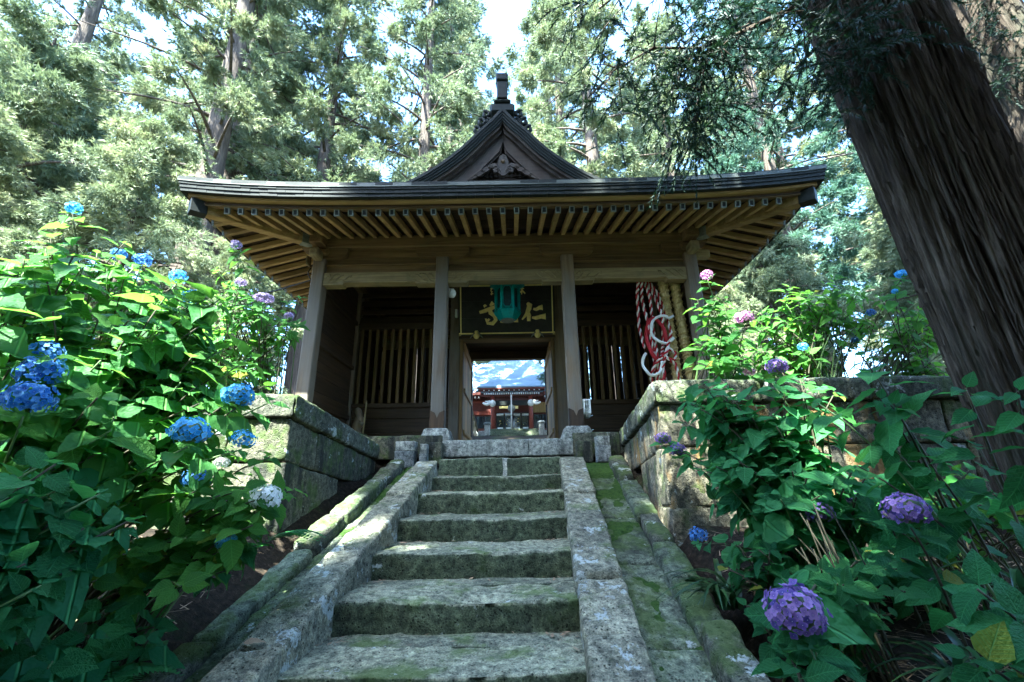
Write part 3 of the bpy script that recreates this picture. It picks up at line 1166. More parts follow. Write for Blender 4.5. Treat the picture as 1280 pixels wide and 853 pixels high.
# roof boards under the eaves (over the rafters)
def eave_boards(side, n=6):
    for j in range(n):
        V = []
        m = 24
        e0, e1 = 1.14 * j / n, 1.14 * (j + 1) / n - .006
        for i in range(m + 1):
            for e in (e0, e1):
                half = (XC if side in 'FB' else GYR / 2) + e
                t = -half + 2 * half * i / m
                li = (lift_x(t) if side in 'FB' else lift_y(t + YC_)) * .75 * (e / 1.14) ** 2
                z = 3.055 - .262 * e + li + .004 * (j % 2)
                for dz in (0, .02):
                    if side == 'F': V.append((t, -e, z + dz))
                    if side == 'B': V.append((t, GYR + e, z + dz))
                    if side == 'L': V.append((-XC - e, t + YC_, z + dz))
                    if side == 'R': V.append((XC + e, t + YC_, z + dz))
        F = []
        for i in range(m):
            a, c = i * 4, i * 4 + 4
            F += [(a, a + 2, c + 2, c), (a + 1, c + 1, c + 3, a + 3), (a, c, c + 1, a + 1), (a + 2, a + 3, c + 3, c + 2)]
        pyd('roof_board', V, F, WD['dark', 'x' if side in 'FB' else 'y'], gate)


for sd in 'FBLR':
    eave_boards(sd)

# ---- roof surface: hipped skirt and upper gable (ridge runs front to back)
PRO = [(0, 4.94), (.17, 4.72), (.34, 4.54), (.636, 4.19), (.948, 3.915), (1.266, 3.70), (1.7, 3.47), (2.2, 3.28), (2.8, 3.12), (3.4, 3.03), (3.99, 2.985)]


def P(x):
    x = abs(x)
    for (a, za), (c, zc) in zip(PRO[:-1], PRO[1:]):
        if x <= c:
            return za + (zc - za) * (x - a) / (c - a)
    return PRO[-1][1]


xs2 = sorted(set([s * p for p, _ in PRO for s in (-1, 1)] + [s * q for q in (.25, .5, .8, 1.1, 1.5, 1.95, 2.5, 3.1, 3.7) for s in (-1, 1)]))
GF, GB = -.34, 3.54


def roof_z(x, y, upper):
    dx = 3.98 - abs(x)
    dy = min(y - (EYF - .03), (EYB + .03) - y)
    ed = max(0, 1 - min(dx, dy) / 1.0)
    lf = (lift_x(x) if dy < dx else lift_y(y)) * ed ** 1.5 if min(dx, dy) < 1 else 0
    if upper:
        return P(x) + (lf if dx < 1 else 0)
    return P(3.98 - min(dx, dy)) + lf


def sheet(name, ys_, upper, parent, mat, thick=.05):
    V, F = [], []
    n = len(xs2)
    for lay in (0, 1):
        for y in ys_:
            for x in xs2:
                V.append((max(-3.975, min(3.975, x)), y, roof_z(x, y, upper) - (thick if lay else .0)))
    m = len(ys_)
    for lay in (0, 1):
        o = lay * n * m
        for j in range(m - 1):
            for i in range(n - 1):
                q = (o + j * n + i, o + j * n + i + 1, o + (j + 1) * n + i + 1, o + (j + 1) * n + i)
                F.append(q if lay == 0 else q[::-1])
    o = n * m
    for j in (0, m - 1):
        for i in range(n - 1):
            F.append((j * n + i, j * n + i + 1, o + j * n + i + 1, o + j * n + i))
    for i in (0, n - 1):
        for j in range(m - 1):
            F.append((j * n + i, (j + 1) * n + i, o + (j + 1) * n + i, o + j * n + i))
    pyd(name, V, F, mat, parent)


sheet('roof_skirt', [-1.295, -1.15, -.95, -.7, -.5, GF], False, roof, M_roof)
sheet('roof_skirt', [GB, 3.7, 3.9, 4.15, 4.35, 4.495], False, roof, M_roof)
sheet('roof_slope', [GF - .02 + i * (GB - GF + .04) / 8 for i in range(9)], True, roof, M_roof)

# ---- front and rear gables
PF = [(0, 4.94), (.08, 4.83), (.17, 4.715), (.34, 4.535), (.48, 4.365), (.636, 4.19), (.79, 4.045), (.948, 3.915), (1.10, 3.805), (1.266, 3.70), (1.5, 3.57), (1.75, 3.45), (2.0, 3.35)]


def verge(name, dz0, dz1, y0, y1, mat, parent, xmax=9):
    """band following the gable curve on both sides, offset down by dz0..dz1 (perpendicular-ish)"""
    pts = [p for p in PF if p[0] <= xmax]
    for s in (-1, 1):
        V, F = [], []
        for i, (x, z) in enumerate(pts):
            x2, z2 = pts[min(i + 1, len(pts) - 1)]
            x1, z1 = pts[max(i - 1, 0)]
            tx, tz = x2 - x1, z2 - z1
            L = math.hypot(tx, tz)
            nx, nz = -tz / L, tx / L                     # outward normal: up and out
            if i == 0:
                k = 1 / max(.3, nz)
                nx, nz = 0, k
            for y in (y0, y1):
                for d in (dz0, dz1):
                    V.append((s * max(0, x - nx * d), y, z - nz * d))
        for i in range(len(pts) - 1):
            a, c = i * 4, i * 4 + 4
            F += [(a, a + 1, c + 1, c), (a + 2, c + 2, c + 3, a + 3), (a, c, c + 2, a + 2), (a + 1, a + 3, c + 3, c + 1)]
        e = (len(pts) - 1) * 4
        F += [(e, e + 1, e + 3, e + 2)]
        bm = bmesh.new()
        vs = [bm.verts.new(v) for v in V]
        for q in F:
            try:
                bm.faces.new([vs[i] for i in q])
            except ValueError:
                pass
        bmesh.ops.recalc_face_normals(bm, faces=bm.faces)
        me = bpy.data.meshes.new(name)
        bm.to_mesh(me)
        bm.free()
        link(name, me, mat, parent)


for fy, sy in ((-.34, 1), (3.54, -1)):
    def yy(a, c):
        return tuple(sorted((fy + sy * a, fy + sy * c)))
    for k, (d0, d1, ya) in enumerate(((-.02, .022, -.10), (.024, .052, -.085), (.054, .085, -.07), (.087, .115, -.055))):
        verge('verge_copper', d0, d1, *yy(ya, .25), M_copper, roof)
    verge('verge_board', .117, .155, *yy(-.03, .2), WD['umber', 'x'], roof)
    verge('verge_board', .157, .20, *yy(.02, .2), WD['umber', 'x'], roof)
    verge('barge_board', .202, .355, *yy(.07, .13), WD['umber', 'x'], roof)
    verge('barge_trim', .357, .385, *yy(.05, .13), WD['umber', 'x'], roof)
    verge('barge_trim', .387, .415, *yy(.075, .13), WD['umber', 'x'], roof)
    # recessed gable wall, with a grid of small bars
    yb = fy + sy * .30
    V = [(-1.9, yb, 3.15), (1.9, yb, 3.15), (1.1, yb, 3.6), (0, yb, 4.65), (-1.1, yb, 3.6)]
    V2 = [(x, yb + sy * .03, z) for x, y, z in V]
    F = [(0, 1, 2, 3, 4), (9, 8, 7, 6, 5)] + [(i, i + 5, (i + 1) % 5 + 5, (i + 1) % 5) for i in range(5)]
    pyd('gable_wall', V + V2, F, WD['dark', 'x'], roof)
    bars = []
    for i in range(-12, 13):
        x = i * .062
        top = 4.35 - 1.05 * abs(x)
        bars.append((corners(x - .013, x + .013, *yy(.245, .262), 3.3, top)))
    for k in range(14):
        z = 3.36 + k * .062
        half = min(1.0, (4.35 - z) / 1.05)
        if half > .05:
            bars.append((corners(-half, half, *yy(.262, .278), z, z + .024)))
    bm = bmesh.new()
    for C in bars:
        hexa(bm, C)
    gl = bm_obj('gable_lattice', bm, WD['umber', 'z'], roof)
    gl['kind'] = 'stuff'
    # hanging carved pendant with scrolls
    def ext(pts, y0, y1, name, mat, parent):
        n = len(pts)
        V = [(x, y0, z) for x, z in pts] + [(x, y1, z) for x, z in pts]
        bm = bmesh.new()
        vs = [bm.verts.new(v) for v in V]
        bm.faces.new(vs[:n])
        bm.faces.new(vs[n:][::-1])
        for i in range(n):
            bm.faces.new((vs[i], vs[i + n], vs[(i + 1) % n + n], vs[(i + 1) % n]))
        bmesh.ops.recalc_face_normals(bm, faces=bm.faces)
        bmesh.ops.triangulate(bm, faces=[fc for fc in bm.faces if len(fc.verts) > 4])
        me = bpy.data.meshes.new(name)
        bm.to_mesh(me)
        bm.free()
        return link(name, me, mat, parent)
    half = [(0, 4.20), (.05, 4.17), (.075, 4.08), (.085, 4.02), (.13, 4.045), (.16, 4.02), (.165, 3.975), (.14, 3.95), (.155, 3.92), (.13, 3.88), (.085, 3.885), (.055, 3.85), (.03, 3.825), (0, 3.815)]
    pts = half + [(-x, z) for x, z in half[-2:0:-1]]
    pend = ext(pts, *yy(.02, .065), 'gable_pendant', WD['umber', 'z'], roof)
    V, F = lathe_geo([(.001, -.03), (.03, -.02), (.035, 0), (.02, .02), (.001, .025)], (0, 0, 0), 6)
    V = [(x, fy + sy * (.015 - z), 4.06 + y) for x, y, z in V]
    pyd('pendant_flower', V, F, WD['brown', 'z'], pend)
    gg = []
    for s in (-1, 1):
        gg.append(tube_geo([(s * (.105 + .03 * math.cos(t)), fy + sy * .02, 3.955 + .03 * math.sin(t)) for t in [i * .7 for i in range(8)]], .011, 5))
        gg.append(tube_geo([(s * (.06 + .02 * math.cos(t)), fy + sy * .02, 3.90 + .02 * math.sin(t)) for t in [i * .7 for i in range(7)]], .009, 5))
    V, F = merge(gg)
    pyd('pendant_scroll', V, F, WD['umber', 'z'], pend, True)
    for s in (-1, 1):
        pt = [(s * .10, 4.05), (s * .17, 4.06), (s * .24, 4.005), (s * .29, 3.985), (s * .34, 3.93), (s * .39, 3.915), (s * .44, 3.85), (s * .52, 3.80), (s * .50, 3.775), (s * .43, 3.80), (s * .38, 3.835), (s * .33, 3.85), (s * .27, 3.91), (s * .22, 3.925), (s * .17, 3.985)]
        fin = ext(pt if s > 0 else pt[::-1], *yy(.055, .085), 'pendant_fin', WD['umber', 'x'], pend)
        gg = []
        for (cx0, cz0, rr) in ((.205, 3.975, .026), (.305, 3.925, .024), (.40, 3.855, .022)):
            gg.append(tube_geo([(s * (cx0 + rr * (1 - i * .1) * math.cos(i * .8)), fy + sy * .05, cz0 + rr * (1 - i * .1) * math.sin(i * .8)) for i in range(8)], .008, 4))
        V, F = merge(gg)
        pyd('fin_scroll', V, F, WD['umber', 'x'], pend, True)

# ---- ridge with end ornaments
box('ridge', -.15, .15, -.30, 3.50, 4.86, 5.06, M_copper, roof, .02)
box('ridge_cap', -.19, .19, -.34, 3.54, 5.062, 5.10, M_copper, roof, .01)
for fy, sy in ((-.42, 1), (3.62, -1)):
    box('ridge_ornament', -.19, .19, min(fy, fy + sy * .2), max(fy, fy + sy * .2), 4.90, 5.075, M_copper, roof, .03)
    box('ridge_ornament', -.13, .13, min(fy - sy * .02, fy + sy * .2), max(fy - sy * .02, fy + sy * .2), 5.077, 5.13, M_copper, roof, .02)
    box('ridge_horn', -.082, .082, min(fy - sy * .03, fy + sy * .13), max(fy - sy * .03, fy + sy * .13), 5.132, 5.47, M_copper, roof, .015)
    box('ridge_horn', -.095, .095, min(fy - sy * .05, fy + sy * .14), max(fy - sy * .05, fy + sy * .14), 5.472, 5.62, M_copper, roof, .02)
    for s in (-1, 1):
        gg = []
        for (cx0, cz0, rr, q) in ((.26, 4.95, .075, .034), (.33, 4.80, .08, .036), (.40, 4.66, .07, .032), (.22, 4.83, .05, .03)):
            gg.append(tube_geo([(s * (cx0 + rr * (1 - i * .085) * math.cos(i * .7 + 1)), fy + sy * .12, cz0 + rr * (1 - i * .085) * math.sin(i * .7 + 1)) for i in range(10)], q, 6))
        V, F = merge(gg)
        pyd('ridge_fin', V, F, M_copper, roof, True)

# ------------------------------------------------------------------ things hung in the gate
# name plaque, leaning forward
plq = thing('name_plaque', (0, 1.35, 1.96), 'black wooden plaque with gold characters and a thin gold border over the doorway', 'sign')
PA, PB = Vector((0, 1.44, 1.955)), Vector((0, 1.25, 2.76))      # bottom and top centre
pv = (PB - PA)
ph = pv.length
pv.normalize()
pn = Vector((1, 0, 0)).cross(pv).normalized()
if pn.y > 0:
    pn = -pn


def onp(uu, vv, d=.0):
    """uu -1..1 across the gold border, vv 0 (top) .. 1 (bottom)"""
    return PB + Vector((1, 0, 0)) * (uu * .79) - pv * (vv * ph) + pn * d


def pslab(name, u0, u1, v0, v1, d0, d1, mat, parent, bev=.0):
    bm = bmesh.new()
    hexa(bm, [onp((u0, u1)[i & 1], (v0, v1)[(i >> 1) & 1], (d0, d1)[i >> 2]) for i in range(8)], bev)
    return bm_obj(name, bm, mat, parent)


for i in range(3):
    pslab('plaque_board', -1.05, 1.05, -.04 + i * .36 + .002, -.04 + (i + 1) * .36, -.035, 0 + .001 * i, M_black, plq, .003)
bw = .013
for nm, a in (('top', (-1.0, 1.0, -.014, .014)), ('bottom', (-1.0, 1.0, .986, 1.014))):
    pslab('gold_border', *a, .002, .014, M_gold, plq, .002)
for ux in (-1, 1):
    pslab('gold_border', ux - bw, ux + bw, .012, .988, .002, .013, M_gold, plq, .002)
    for vz in (0, 1):
        gg = []
        c = (ux * 1.0 + ux * .022, vz + (-.022 if vz == 0 else .022))
        q = .022
        qv = .036
        for (a0, a1, b0, b1) in ((-q, q, -qv, -qv + .018), (-q, q, qv - .018, qv), (-q, -q + .010, -qv + .018, qv - .018), (q - .010, q, -qv + .018, qv - .018)):
            bm = None
            gg.append((c[0] + a0, c[0] + a1, c[1] + b0, c[1] + b1))
        bm = bmesh.new()
        for a0, a1, b0, b1 in gg:
            hexa(bm, [onp((a0, a1)[i & 1], (b0, b1)[(i >> 1) & 1], (.003, .016)[i >> 2]) for i in range(8)])
        bm_obj('border_corner', bm, M_gold, plq)
pslab('plaque_foot', -1.04, 1.04, 1.045, 1.10, -.05, .03, WD['dark', 'x'], plq, .004)


def px2(p):
    return ((p[0] - 628) / 478.0, (p[1] - 155) / 465.0)


def stroke(pts, ws, d=.012):
    """tapering brush stroke raised above the board; pts in plaque space"""
    n = len(pts)
    V, F = [], []
    w3 = [onp(*px2(p)) for p in pts]
    for i in range(n):
        t = (w3[min(i + 1, n - 1)] - w3[max(i - 1, 0)]).normalized()
        s = t.cross(pn).normalized()
        w = ws[i] * .0022
        for a, dd in ((-1, .002), (-.7, d), (.7, d), (1, .002)):
            V.append(w3[i] + s * (w * a) + pn * dd)
    for i in range(n - 1):
        for k in range(3):
            F.append((i * 4 + k, i * 4 + k + 1, (i + 1) * 4 + k + 1, (i + 1) * 4 + k))
    F.append((0, 1, 2, 3))
    e = (n - 1) * 4
    F.append((e + 3, e + 2, e + 1, e))
    return V, F


def character(strokes):
    V, F = merge([stroke(p, w) for p, w in strokes])
    pyd('gold_character', V, F, M_gold, plq)


character([([(845, 328), (870, 350), (862, 385), (835, 440), (788, 492)], [10, 22, 20, 14, 5]), ([(853, 415), (860, 450), (858, 508)], [12, 17, 14]),
           ([(906, 388), (935, 395), (970, 378), (1005, 376)], [8, 13, 16, 22]), ([(892, 472), (930, 478), (985, 465), (1035, 465)], [8, 15, 16, 24])])
character([([(585, 345), (640, 340), (690, 335)], [9, 12, 15]), ([(595, 420), (640, 415), (685, 412)], [8, 12, 14]), ([(640, 345), (640, 420), (638, 495)], [11, 13, 12]), ([(560, 505), (620, 508), (690, 495), (745, 490)], [10, 14, 16, 22])])
character([([(395, 340), (410, 360)], [10, 14]), ([(490, 320), (455, 350)], [18, 8]), ([(345, 415), (400, 400), (490, 368), (540, 350)], [12, 16, 15, 12]),
           ([(455, 385), (460, 420), (500, 450), (515, 490), (480, 525), (430, 520), (408, 475)], [16, 18, 15, 16, 16, 13, 6]), ([(430, 480), (448, 495)], [9, 12])])
character([([(770, 190), (800, 185), (815, 188)], [4, 5, 4]), ([(795, 172), (792, 215), (788, 245)], [5, 5, 4]), ([(795, 205), (765, 235)], [5, 2]), ([(797, 205), (825, 238)], [4, 6]), ([(768, 215), (780, 212)], [3, 3])])
character([([(462, 185), (486, 182)], [4, 5]), ([(475, 178), (466, 205), (484, 215)], [4, 4, 4]), ([(475, 215), (474, 246)], [4, 4]), ([(463, 232), (468, 240)], [3, 3]), ([(482, 228), (490, 236)], [3, 4])])
for ux in (-.66, .66):
    gg = []
    c = onp(ux, 1.0, .03)
    X_, Y_, Z_ = Vector((1, 0, 0)), pv, pn
    for s in (-1, 1):
        pts = [c + X_ * (s * .02) + Y_ * .0, c + X_ * (s * .05) - Y_ * .015, c + X_ * (s * .085) - Y_ * .05, c + X_ * (s * .115) - Y_ * .085]
        gg.append(tube_geo(pts, [.022, .02, .014, .003], 5))
    V, F = merge(gg)
    br = pyd('plaque_bracket', V, F, M_copcap, plq, True)
    V, F = lathe_geo([(.001, -.10), (.035, -.085), (.052, -.055), (.05, -.02), (.03, 0), (.036, .02), (.03, .045), (.001, .055)], (c.x, c.y - .01, c.z - .005), 8)
    pyd('bracket_boss', V, F, M_gold, br, True)

# hanging bronze lantern (hexagonal)
LZ, LY = 1.79, .36
lan = thing('hanging_lantern', (.03, LY, LZ), 'teal green bronze hexagonal lantern hanging in front of the plaque', 'lantern')
LC = (.028, LY, LZ)
V, F = lathe_geo([(.110, .0), (.128, .0), (.192, .09), (.204, .118), (.192, .14), (.18, .14)], LC, 6, 0)
pyd('lantern_base', V, F, M_teal, lan)
V, F = lathe_geo([(.10, -.012), (.10, .012)], LC, 16)
pyd('bottom_plate', V, F, M_copcap, lan)
for k in range(6):
    a0, a1 = 2 * math.pi * k / 6, 2 * math.pi * (k + 1) / 6
    p0 = Vector((LC[0] + .176 * math.cos(a0), LC[1] + .176 * math.sin(a0), 0))
    p1 = Vector((LC[0] + .176 * math.cos(a1), LC[1] + .176 * math.sin(a1), 0))
    beam('lantern_post', (p0.x, p0.y, LZ + .135), (p0.x, p0.y, LZ + .53), .034, .034, M_teal, lan, .006, (1, 0, 0))
    m0, m1 = p0.lerp(p1, .13), p0.lerp(p1, .87)
    cen = (p0 + p1) / 2
    nrm = (cen - Vector((LC[0], LC[1], 0))).normalized()
    # frame with cut corners round a dark pierced panel
    z0, z1, ch = LZ + .145, LZ + .525, .045
    out = [(p0.lerp(p1, t), z) for t, z in ((.08, z0), (.92, z0), (.92, z1), (.08, z1))]
    def pt(t, z, d):
        q = p0.lerp(p1, t) - nrm * d
        return (q.x, q.y, z)
    inn = [(.40, z0 + .035), (.60, z0 + .035), (.80, z0 + .035 + ch), (.80, z1 - .035 - ch), (.60, z1 - .035), (.40, z1 - .035), (.20, z1 - .035 - ch), (.20, z0 + .035 + ch)]
    inn = [(.30, z0 + .03), (.70, z0 + .03), (.82, z0 + .03 + ch), (.82, z1 - .03 - ch), (.70, z1 - .03), (.30, z1 - .03), (.18, z1 - .03 - ch), (.18, z0 + .03 + ch)]
    ou = [(.30, z0), (.70, z0), (.95, z0 + .03 + ch), (.95, z1 - .03 - ch), (.70, z1), (.30, z1), (.05, z1 - .03 - ch), (.05, z0 + .03 + ch)]
    V = [pt(t, z, .0) for t, z in ou] + [pt(t, z, .0) for t, z in inn] + [pt(t, z, .018) for t, z in inn]
    F = []
    for i in range(8):
        j = (i + 1) % 8
        F.append((i, j, 8 + j, 8 + i))
        F.append((8 + i, 8 + j, 16 + j, 16 + i))
    fr = pyd('lantern_frame', V, F, M_teal, lan)
    V = [pt(t, z, .017) for t, z in inn] + [pt(t, z, .024) for t, z in inn]
    pyd('lantern_panel', V, [tuple(range(8)), tuple(range(15, 7, -1))] + [(i, 8 + i, 8 + (i + 1) % 8, (i + 1) % 8) for i in range(8)], M_tealdark, lan)
V, F = lathe_geo([(.20, .525), (.215, .54), (.27, .55), (.25, .60), (.14, .71), (.05, .80), (.05, .84), (.001, .86)], LC, 6, 0)
pyd('lantern_roof', V, F, M_teal, lan)
tube('lantern_chain', [(LC[0], LY, LZ + .84), (LC[0], LY, 2.935)], .012, M_teal, lan, 6)

# lamp and switch box on the left of the doorway
lp = thing('lamp', (-.86, .14, 2.20), 'small round white lamp beside the left inner gate post', 'lamp')
V, F = lathe_geo([(.03, .06), (.05, .05), (.062, .02), (.06, -.02), (.04, -.05), (.001, -.06)], (-.775, .10, 2.12), 10)
pyd('globe', V, F, M_white, lp, True)
box('lamp_base', -.83, -.745, .07, .15, 2.178, 2.195, M_white, lp, .004)
sb = box('switch_box', -.905, -.85, 1.44, 1.51, 2.27, 2.42, M_white, None, .01)
tag(sb, 'pale green-white switch box fixed on the inner left post of the doorway', 'switch box')

# small white notice hung on the right post
sg = thing('paper_lantern_sign', (1.04, -.02, .29), 'small white vertical sign with black characters hung beside the right inner post', 'sign')
box('sign_body', .995, 1.10, -.06, .03, .325, .52, M_white, sg, .008)
V, F = lathe_geo([(.03, -.035), (.045, -.02), (.05, 0), (.05, .014)], (1.047, -.015, .31), 10)
pyd('sign_foot', V, F, M_copcap, sg)
for i, ch in enumerate('拝観所'):
    cu = bpy.data.curves.new('sign_character', 'FONT')
    cu.body = ch
    cu.size = .062
    cu.align_x = 'CENTER'
    cu.extrude = .0015
    cu.materials.append(M_ink)
    tc_ = bpy.data.objects.new('sign_text', cu)
    COL.objects.link(tc_)
    bpy.context.view_layer.update()
    tme = bpy.data.meshes.new_from_object(tc_.evaluated_get(bpy.context.evaluated_depsgraph_get()))
    bpy.data.objects.remove(tc_)
    bpy.data.curves.remove(cu)
    to = bpy.data.objects.new('sign_character', tme)
    COL.objects.link(to)
    to.rotation_euler = (math.pi / 2, 0, 0)
    to.location = (1.048, -.062, .452 - i * .058)
    attach(to, sg)

# cable under the left eave
cb = tube('power_cable', [(-5.8, 1.2, 2.3), (-4.4, .75, 2.36), (-3.6, .55, 2.42), (-3.0, .4, 2.52), (-2.78, .3, 2.56)], .012, M_wire)
tag(cb, 'black power cable strung under the left eave to the gate corner', 'cable')
cb = tube('power_cable', [(-2.80, -.05, 2.50), (-2.83, -.06, 2.42), (-2.80, -.05, 2.34), (-2.765, -.04, 2.30)], .008, M_wire)
tag(cb, 'short drooping black wire loop by the left corner post', 'cable')

# broken wooden stump ornament at the left side wall
st = thing('wooden_figure', (-2.30, 1.05, .05), 'small weathered wooden figure standing in the dark left bay', 'figure')
V, F = lathe_geo([(.09, 0), (.10, .06), (.085, .18), (.07, .28), (.085, .34), (.075, .42), (.05, .46), (.055, .52), (.045, .58), (.001, .60)], (-2.30, 1.05, .05), 9)
V = [(x + .02 * math.sin(z * 17), y, z) for x, y, z in V]
pyd('body', V, F, WD['grey', 'z'], st, True)
tube('staff', [(-2.20, .98, .06), (-2.17, .98, .74)], .012, WD['pale', 'z'], st, 5)
tube('arm', [(-2.27, 1.0, .42), (-2.22, .97, .38), (-2.19, .98, .40)], [.03, .026, .02], WD['grey', 'z'], st, 6)


# ------------------------------------------------------------------ ropes in the right bay
def helix(path, r, q, turns, phase, seg=5):
    """strand wound round a path"""
    path = [Vector(p) for p in path]
    n = max(24, int(turns * 9))
    out = []
    L = len(path) - 1
    for i in range(n + 1):
        t = i / n * L
        k = min(int(t), L - 1)
        p = path[k].lerp(path[k + 1], t - k)
        d = (path[k + 1] - path[k]).normalized()
        a = d.orthogonal().normalized() if abs(d.z) < .5 else (Vector((1, 0, 0)) - d * d.x).normalized()
        bb = d.cross(a)
        an = 2 * math.pi * turns * i / n + phase
        out.append(p + a * (q * math.cos(an)) + bb * (q * math.sin(an)))
    return tube_geo(out, r, seg)


rb = thing('festival_rope', (2.1, .2, 2.3), 'bundle of red and white twisted cords hanging in the right bay', 'rope')
paths = [
    [(1.99, .20, 2.36), (1.93, .16, 2.05), (1.94, .18, 1.6), (1.96, .2, 1.25)],
    [(2.02, .18, 2.36), (2.0, .14, 2.0), (2.03, .14, 1.5), (2.07, .17, 1.0), (2.06, .18, .55)],
    [(2.06, .20, 2.38), (2.08, .15, 2.0), (2.10, .14, 1.6), (2.09, .15, 1.15), (2.12, .17, .5)],
    [(2.08, .18, 2.36), (2.15, .13, 2.05), (2.2, .12, 1.7), (2.19, .13, 1.3), (2.15, .12, 1.12), (2.18, .16, .45)],
    [(2.1, .2, 2.37), (2.2, .17, 2.1), (2.27, .15, 1.8), (2.28, .14, 1.45), (2.2, .13, 1.2), (2.13, .15, .95), (2.12, .15, .5)],
    [(2.15, .10, 1.12), (2.22, .08, 1.22), (2.30, .09, 1.15), (2.27, .1, 1.05), (2.17, .1, 1.08)],
    [(2.17, .10, 1.10), (2.28, .1, 1.0), (2.31, .12, .75), (2.32, .14, .5)],
    [(2.13, .1, 1.1), (2.05, .12, 1.0), (1.99, .14, .85), (2.02, .15, .7)],
]
for pth in paths:
    L = sum((Vector(a) - Vector(c)).length for a, c in zip(pth[:-1], pth[1:]))
    pth = [(2.1 + (x - 2.1) * 1.18, y - .03 + .05 * math.sin(i * 2.7 + x * 40), z) for i, (x, y, z) in enumerate(pth)]
    V, F = helix(pth, .0135, .0115, L * 7.5, 0, 5)
    o = pyd('cord', V, F, M_rope, rb, True)
    V, F = helix(pth, .0135, .0115, L * 7.5, math.pi, 5)
    pyd('red_strand', V, F, M_red, o, True)
ring = lambda cx0, cy0, cz0, r1, r2, a0, a1, n=20: [(cx0 + r1 * math.cos(a0 + (a1 - a0) * i / n), cy0 - .02 * math.sin(i), cz0 + r2 * math.sin(a0 + (a1 - a0) * i / n)) for i in range(n + 1)]
tube('red_loop', ring(2.10, .08, 1.38, .13, .30, -.2, 5.4), .028, M_red, rb, 7)
tube('white_loop', [(2.37, .05, 1.70)] + ring(2.20, .05, 1.50, .17, .20, .95, 5.6), .020, M_white, rb, 7)
tube('white_loop', ring(2.00, .06, 1.02, .13, .17, 2.2, 6.4), .020, M_white, rb, 7)
for i, (xa, xb, lab) in enumerate(((2.33, 2.36, 'thick straw rope column beside the red and white cords'), (2.50, 2.55, 'thick straw rope column against the right corner post'))):
    sr = thing('straw_rope', (xb, .2, .05), lab, 'straw rope')
    pth = [(xa, .22, 2.75), (xa + .005, .2, 2.2), ((xa + xb) / 2, .18, 1.5), (xb, .18, .9), (xb, .2, .08)]
    V, F = tube_geo(pth, .062, 10)
    core = pyd('straw_core', V, F, M_straw, sr, True)
    V, F = helix(pth, .019, .062, 30, 0, 5)
    pyd('straw_binding', V, F, M_straw, sr, True)
    fz = []
    for _ in range(160):
        t = RN.random()
        z = 2.3 - 1.6 * t
        x = xa + (xb - xa) * t
        an = RN.uniform(0, 6.28)
        p = Vector((x + .06 * math.cos(an), .19 + .06 * math.sin(an), z))
        q = p + Vector((math.cos(an) * .035, math.sin(an) * .035, RN.uniform(-.03, .05)))
        fz.append(tube_geo([p, q], [.003, .001], 3))
    V, F = merge(fz)
    o = pyd('loose_straw', V, F, M_straw, sr)
    o['kind'] = 'stuff'

# ------------------------------------------------------------------ the red hall seen through the gate
HYY = 30.0
hall = thing('temple_hall', (-.05, HYY + 4, 3.55), 'vermilion temple hall with pale blue copper roof seen through the gate doorway', 'temple hall')
HC = -.05


def hsheet(name, rows, mat, parent, thick=.12):
    """rows of (y, z, xhalf)"""
    V = []
    m = 10
    for lay in (0, 1):
        for (y, z, h) in rows:
            for i in range(m + 1):
                V.append((HC - h + 2 * h * i / m, y, z - lay * thick))
    n = len(rows)
    F = []
    w = m + 1
    for lay in (0, 1):
        o = lay * n * w
        for j in range(n - 1):
            for i in range(m):
                F.append((o + j * w + i, o + j * w + i + 1, o + (j + 1) * w + i + 1, o + (j + 1) * w + i))
    o = n * w
    for j in (0, n - 1):
        for i in range(m):
            F.append((j * w + i, j * w + i + 1, o + j * w + i + 1, o + j * w + i))
    for i in (0, m):
        for j in range(n - 1):
            F.append((j * w + i, (j + 1) * w + i, o + (j + 1) * w + i, o + j * w + i))
    return pyd(name, V, F, mat, parent)


def onl(y, zat30):
    """height on the same sight level as a height read at y=30"""
    return -.545 + (zat30 + .545) * (y + 5.98) / 35.98


hsheet('hall_roof', [(31.5, onl(31.5, 6.95), 5.6), (33.2, onl(33.2, 7.75), 4.5), (35, onl(35, 8.5), 3.2), (37, onl(37, 9.2), 1.9), (38.5, onl(38.5, 9.6), 1.2)], M_hallroof, hall)
hsheet('hall_roof', [(38.5, onl(38.5, 9.6), 1.2), (41, 9.6, 3.0), (44.5, 8.2, 5.6)], M_hallroof, hall)
for s in (-1, 1):
    zs = [(31.5, onl(31.5, 6.95), 5.6), (38.5, onl(38.5, 9.6), 1.2), (44.5, 8.2, 5.6)]
    V = [(HC + s * h, y, z) for y, z, h in zs] + [(HC + s * (h - .1), y, z - .12) for y, z, h in zs]
    pyd('hall_roof', V, [(0, 1, 2), (5, 4, 3), (0, 3, 4, 1), (1, 4, 5, 2), (2, 5, 3, 0)], M_hallroof, hall)
hsheet('porch_roof', [(29.6, onl(29.6, 7.08), 2.88), (30.4, onl(30.4, 7.33), 2.6), (31.4, onl(31.4, 7.66), 2.2)], M_hallroof, hall)
box('porch_fascia', HC - 2.80, HC + 2.80, 29.62, 29.74, 6.78, 6.94, M_verm, hall, .01)
box('porch_fascia', HC - 2.62, HC + 2.62, 29.85, 29.97, 6.66, 6.80, M_vermd, hall, .01)
box('porch_fascia', HC - 2.46, HC + 2.46, 30.1, 30.22, 6.28, 6.42, M_vermd, hall, .01)
rw = None
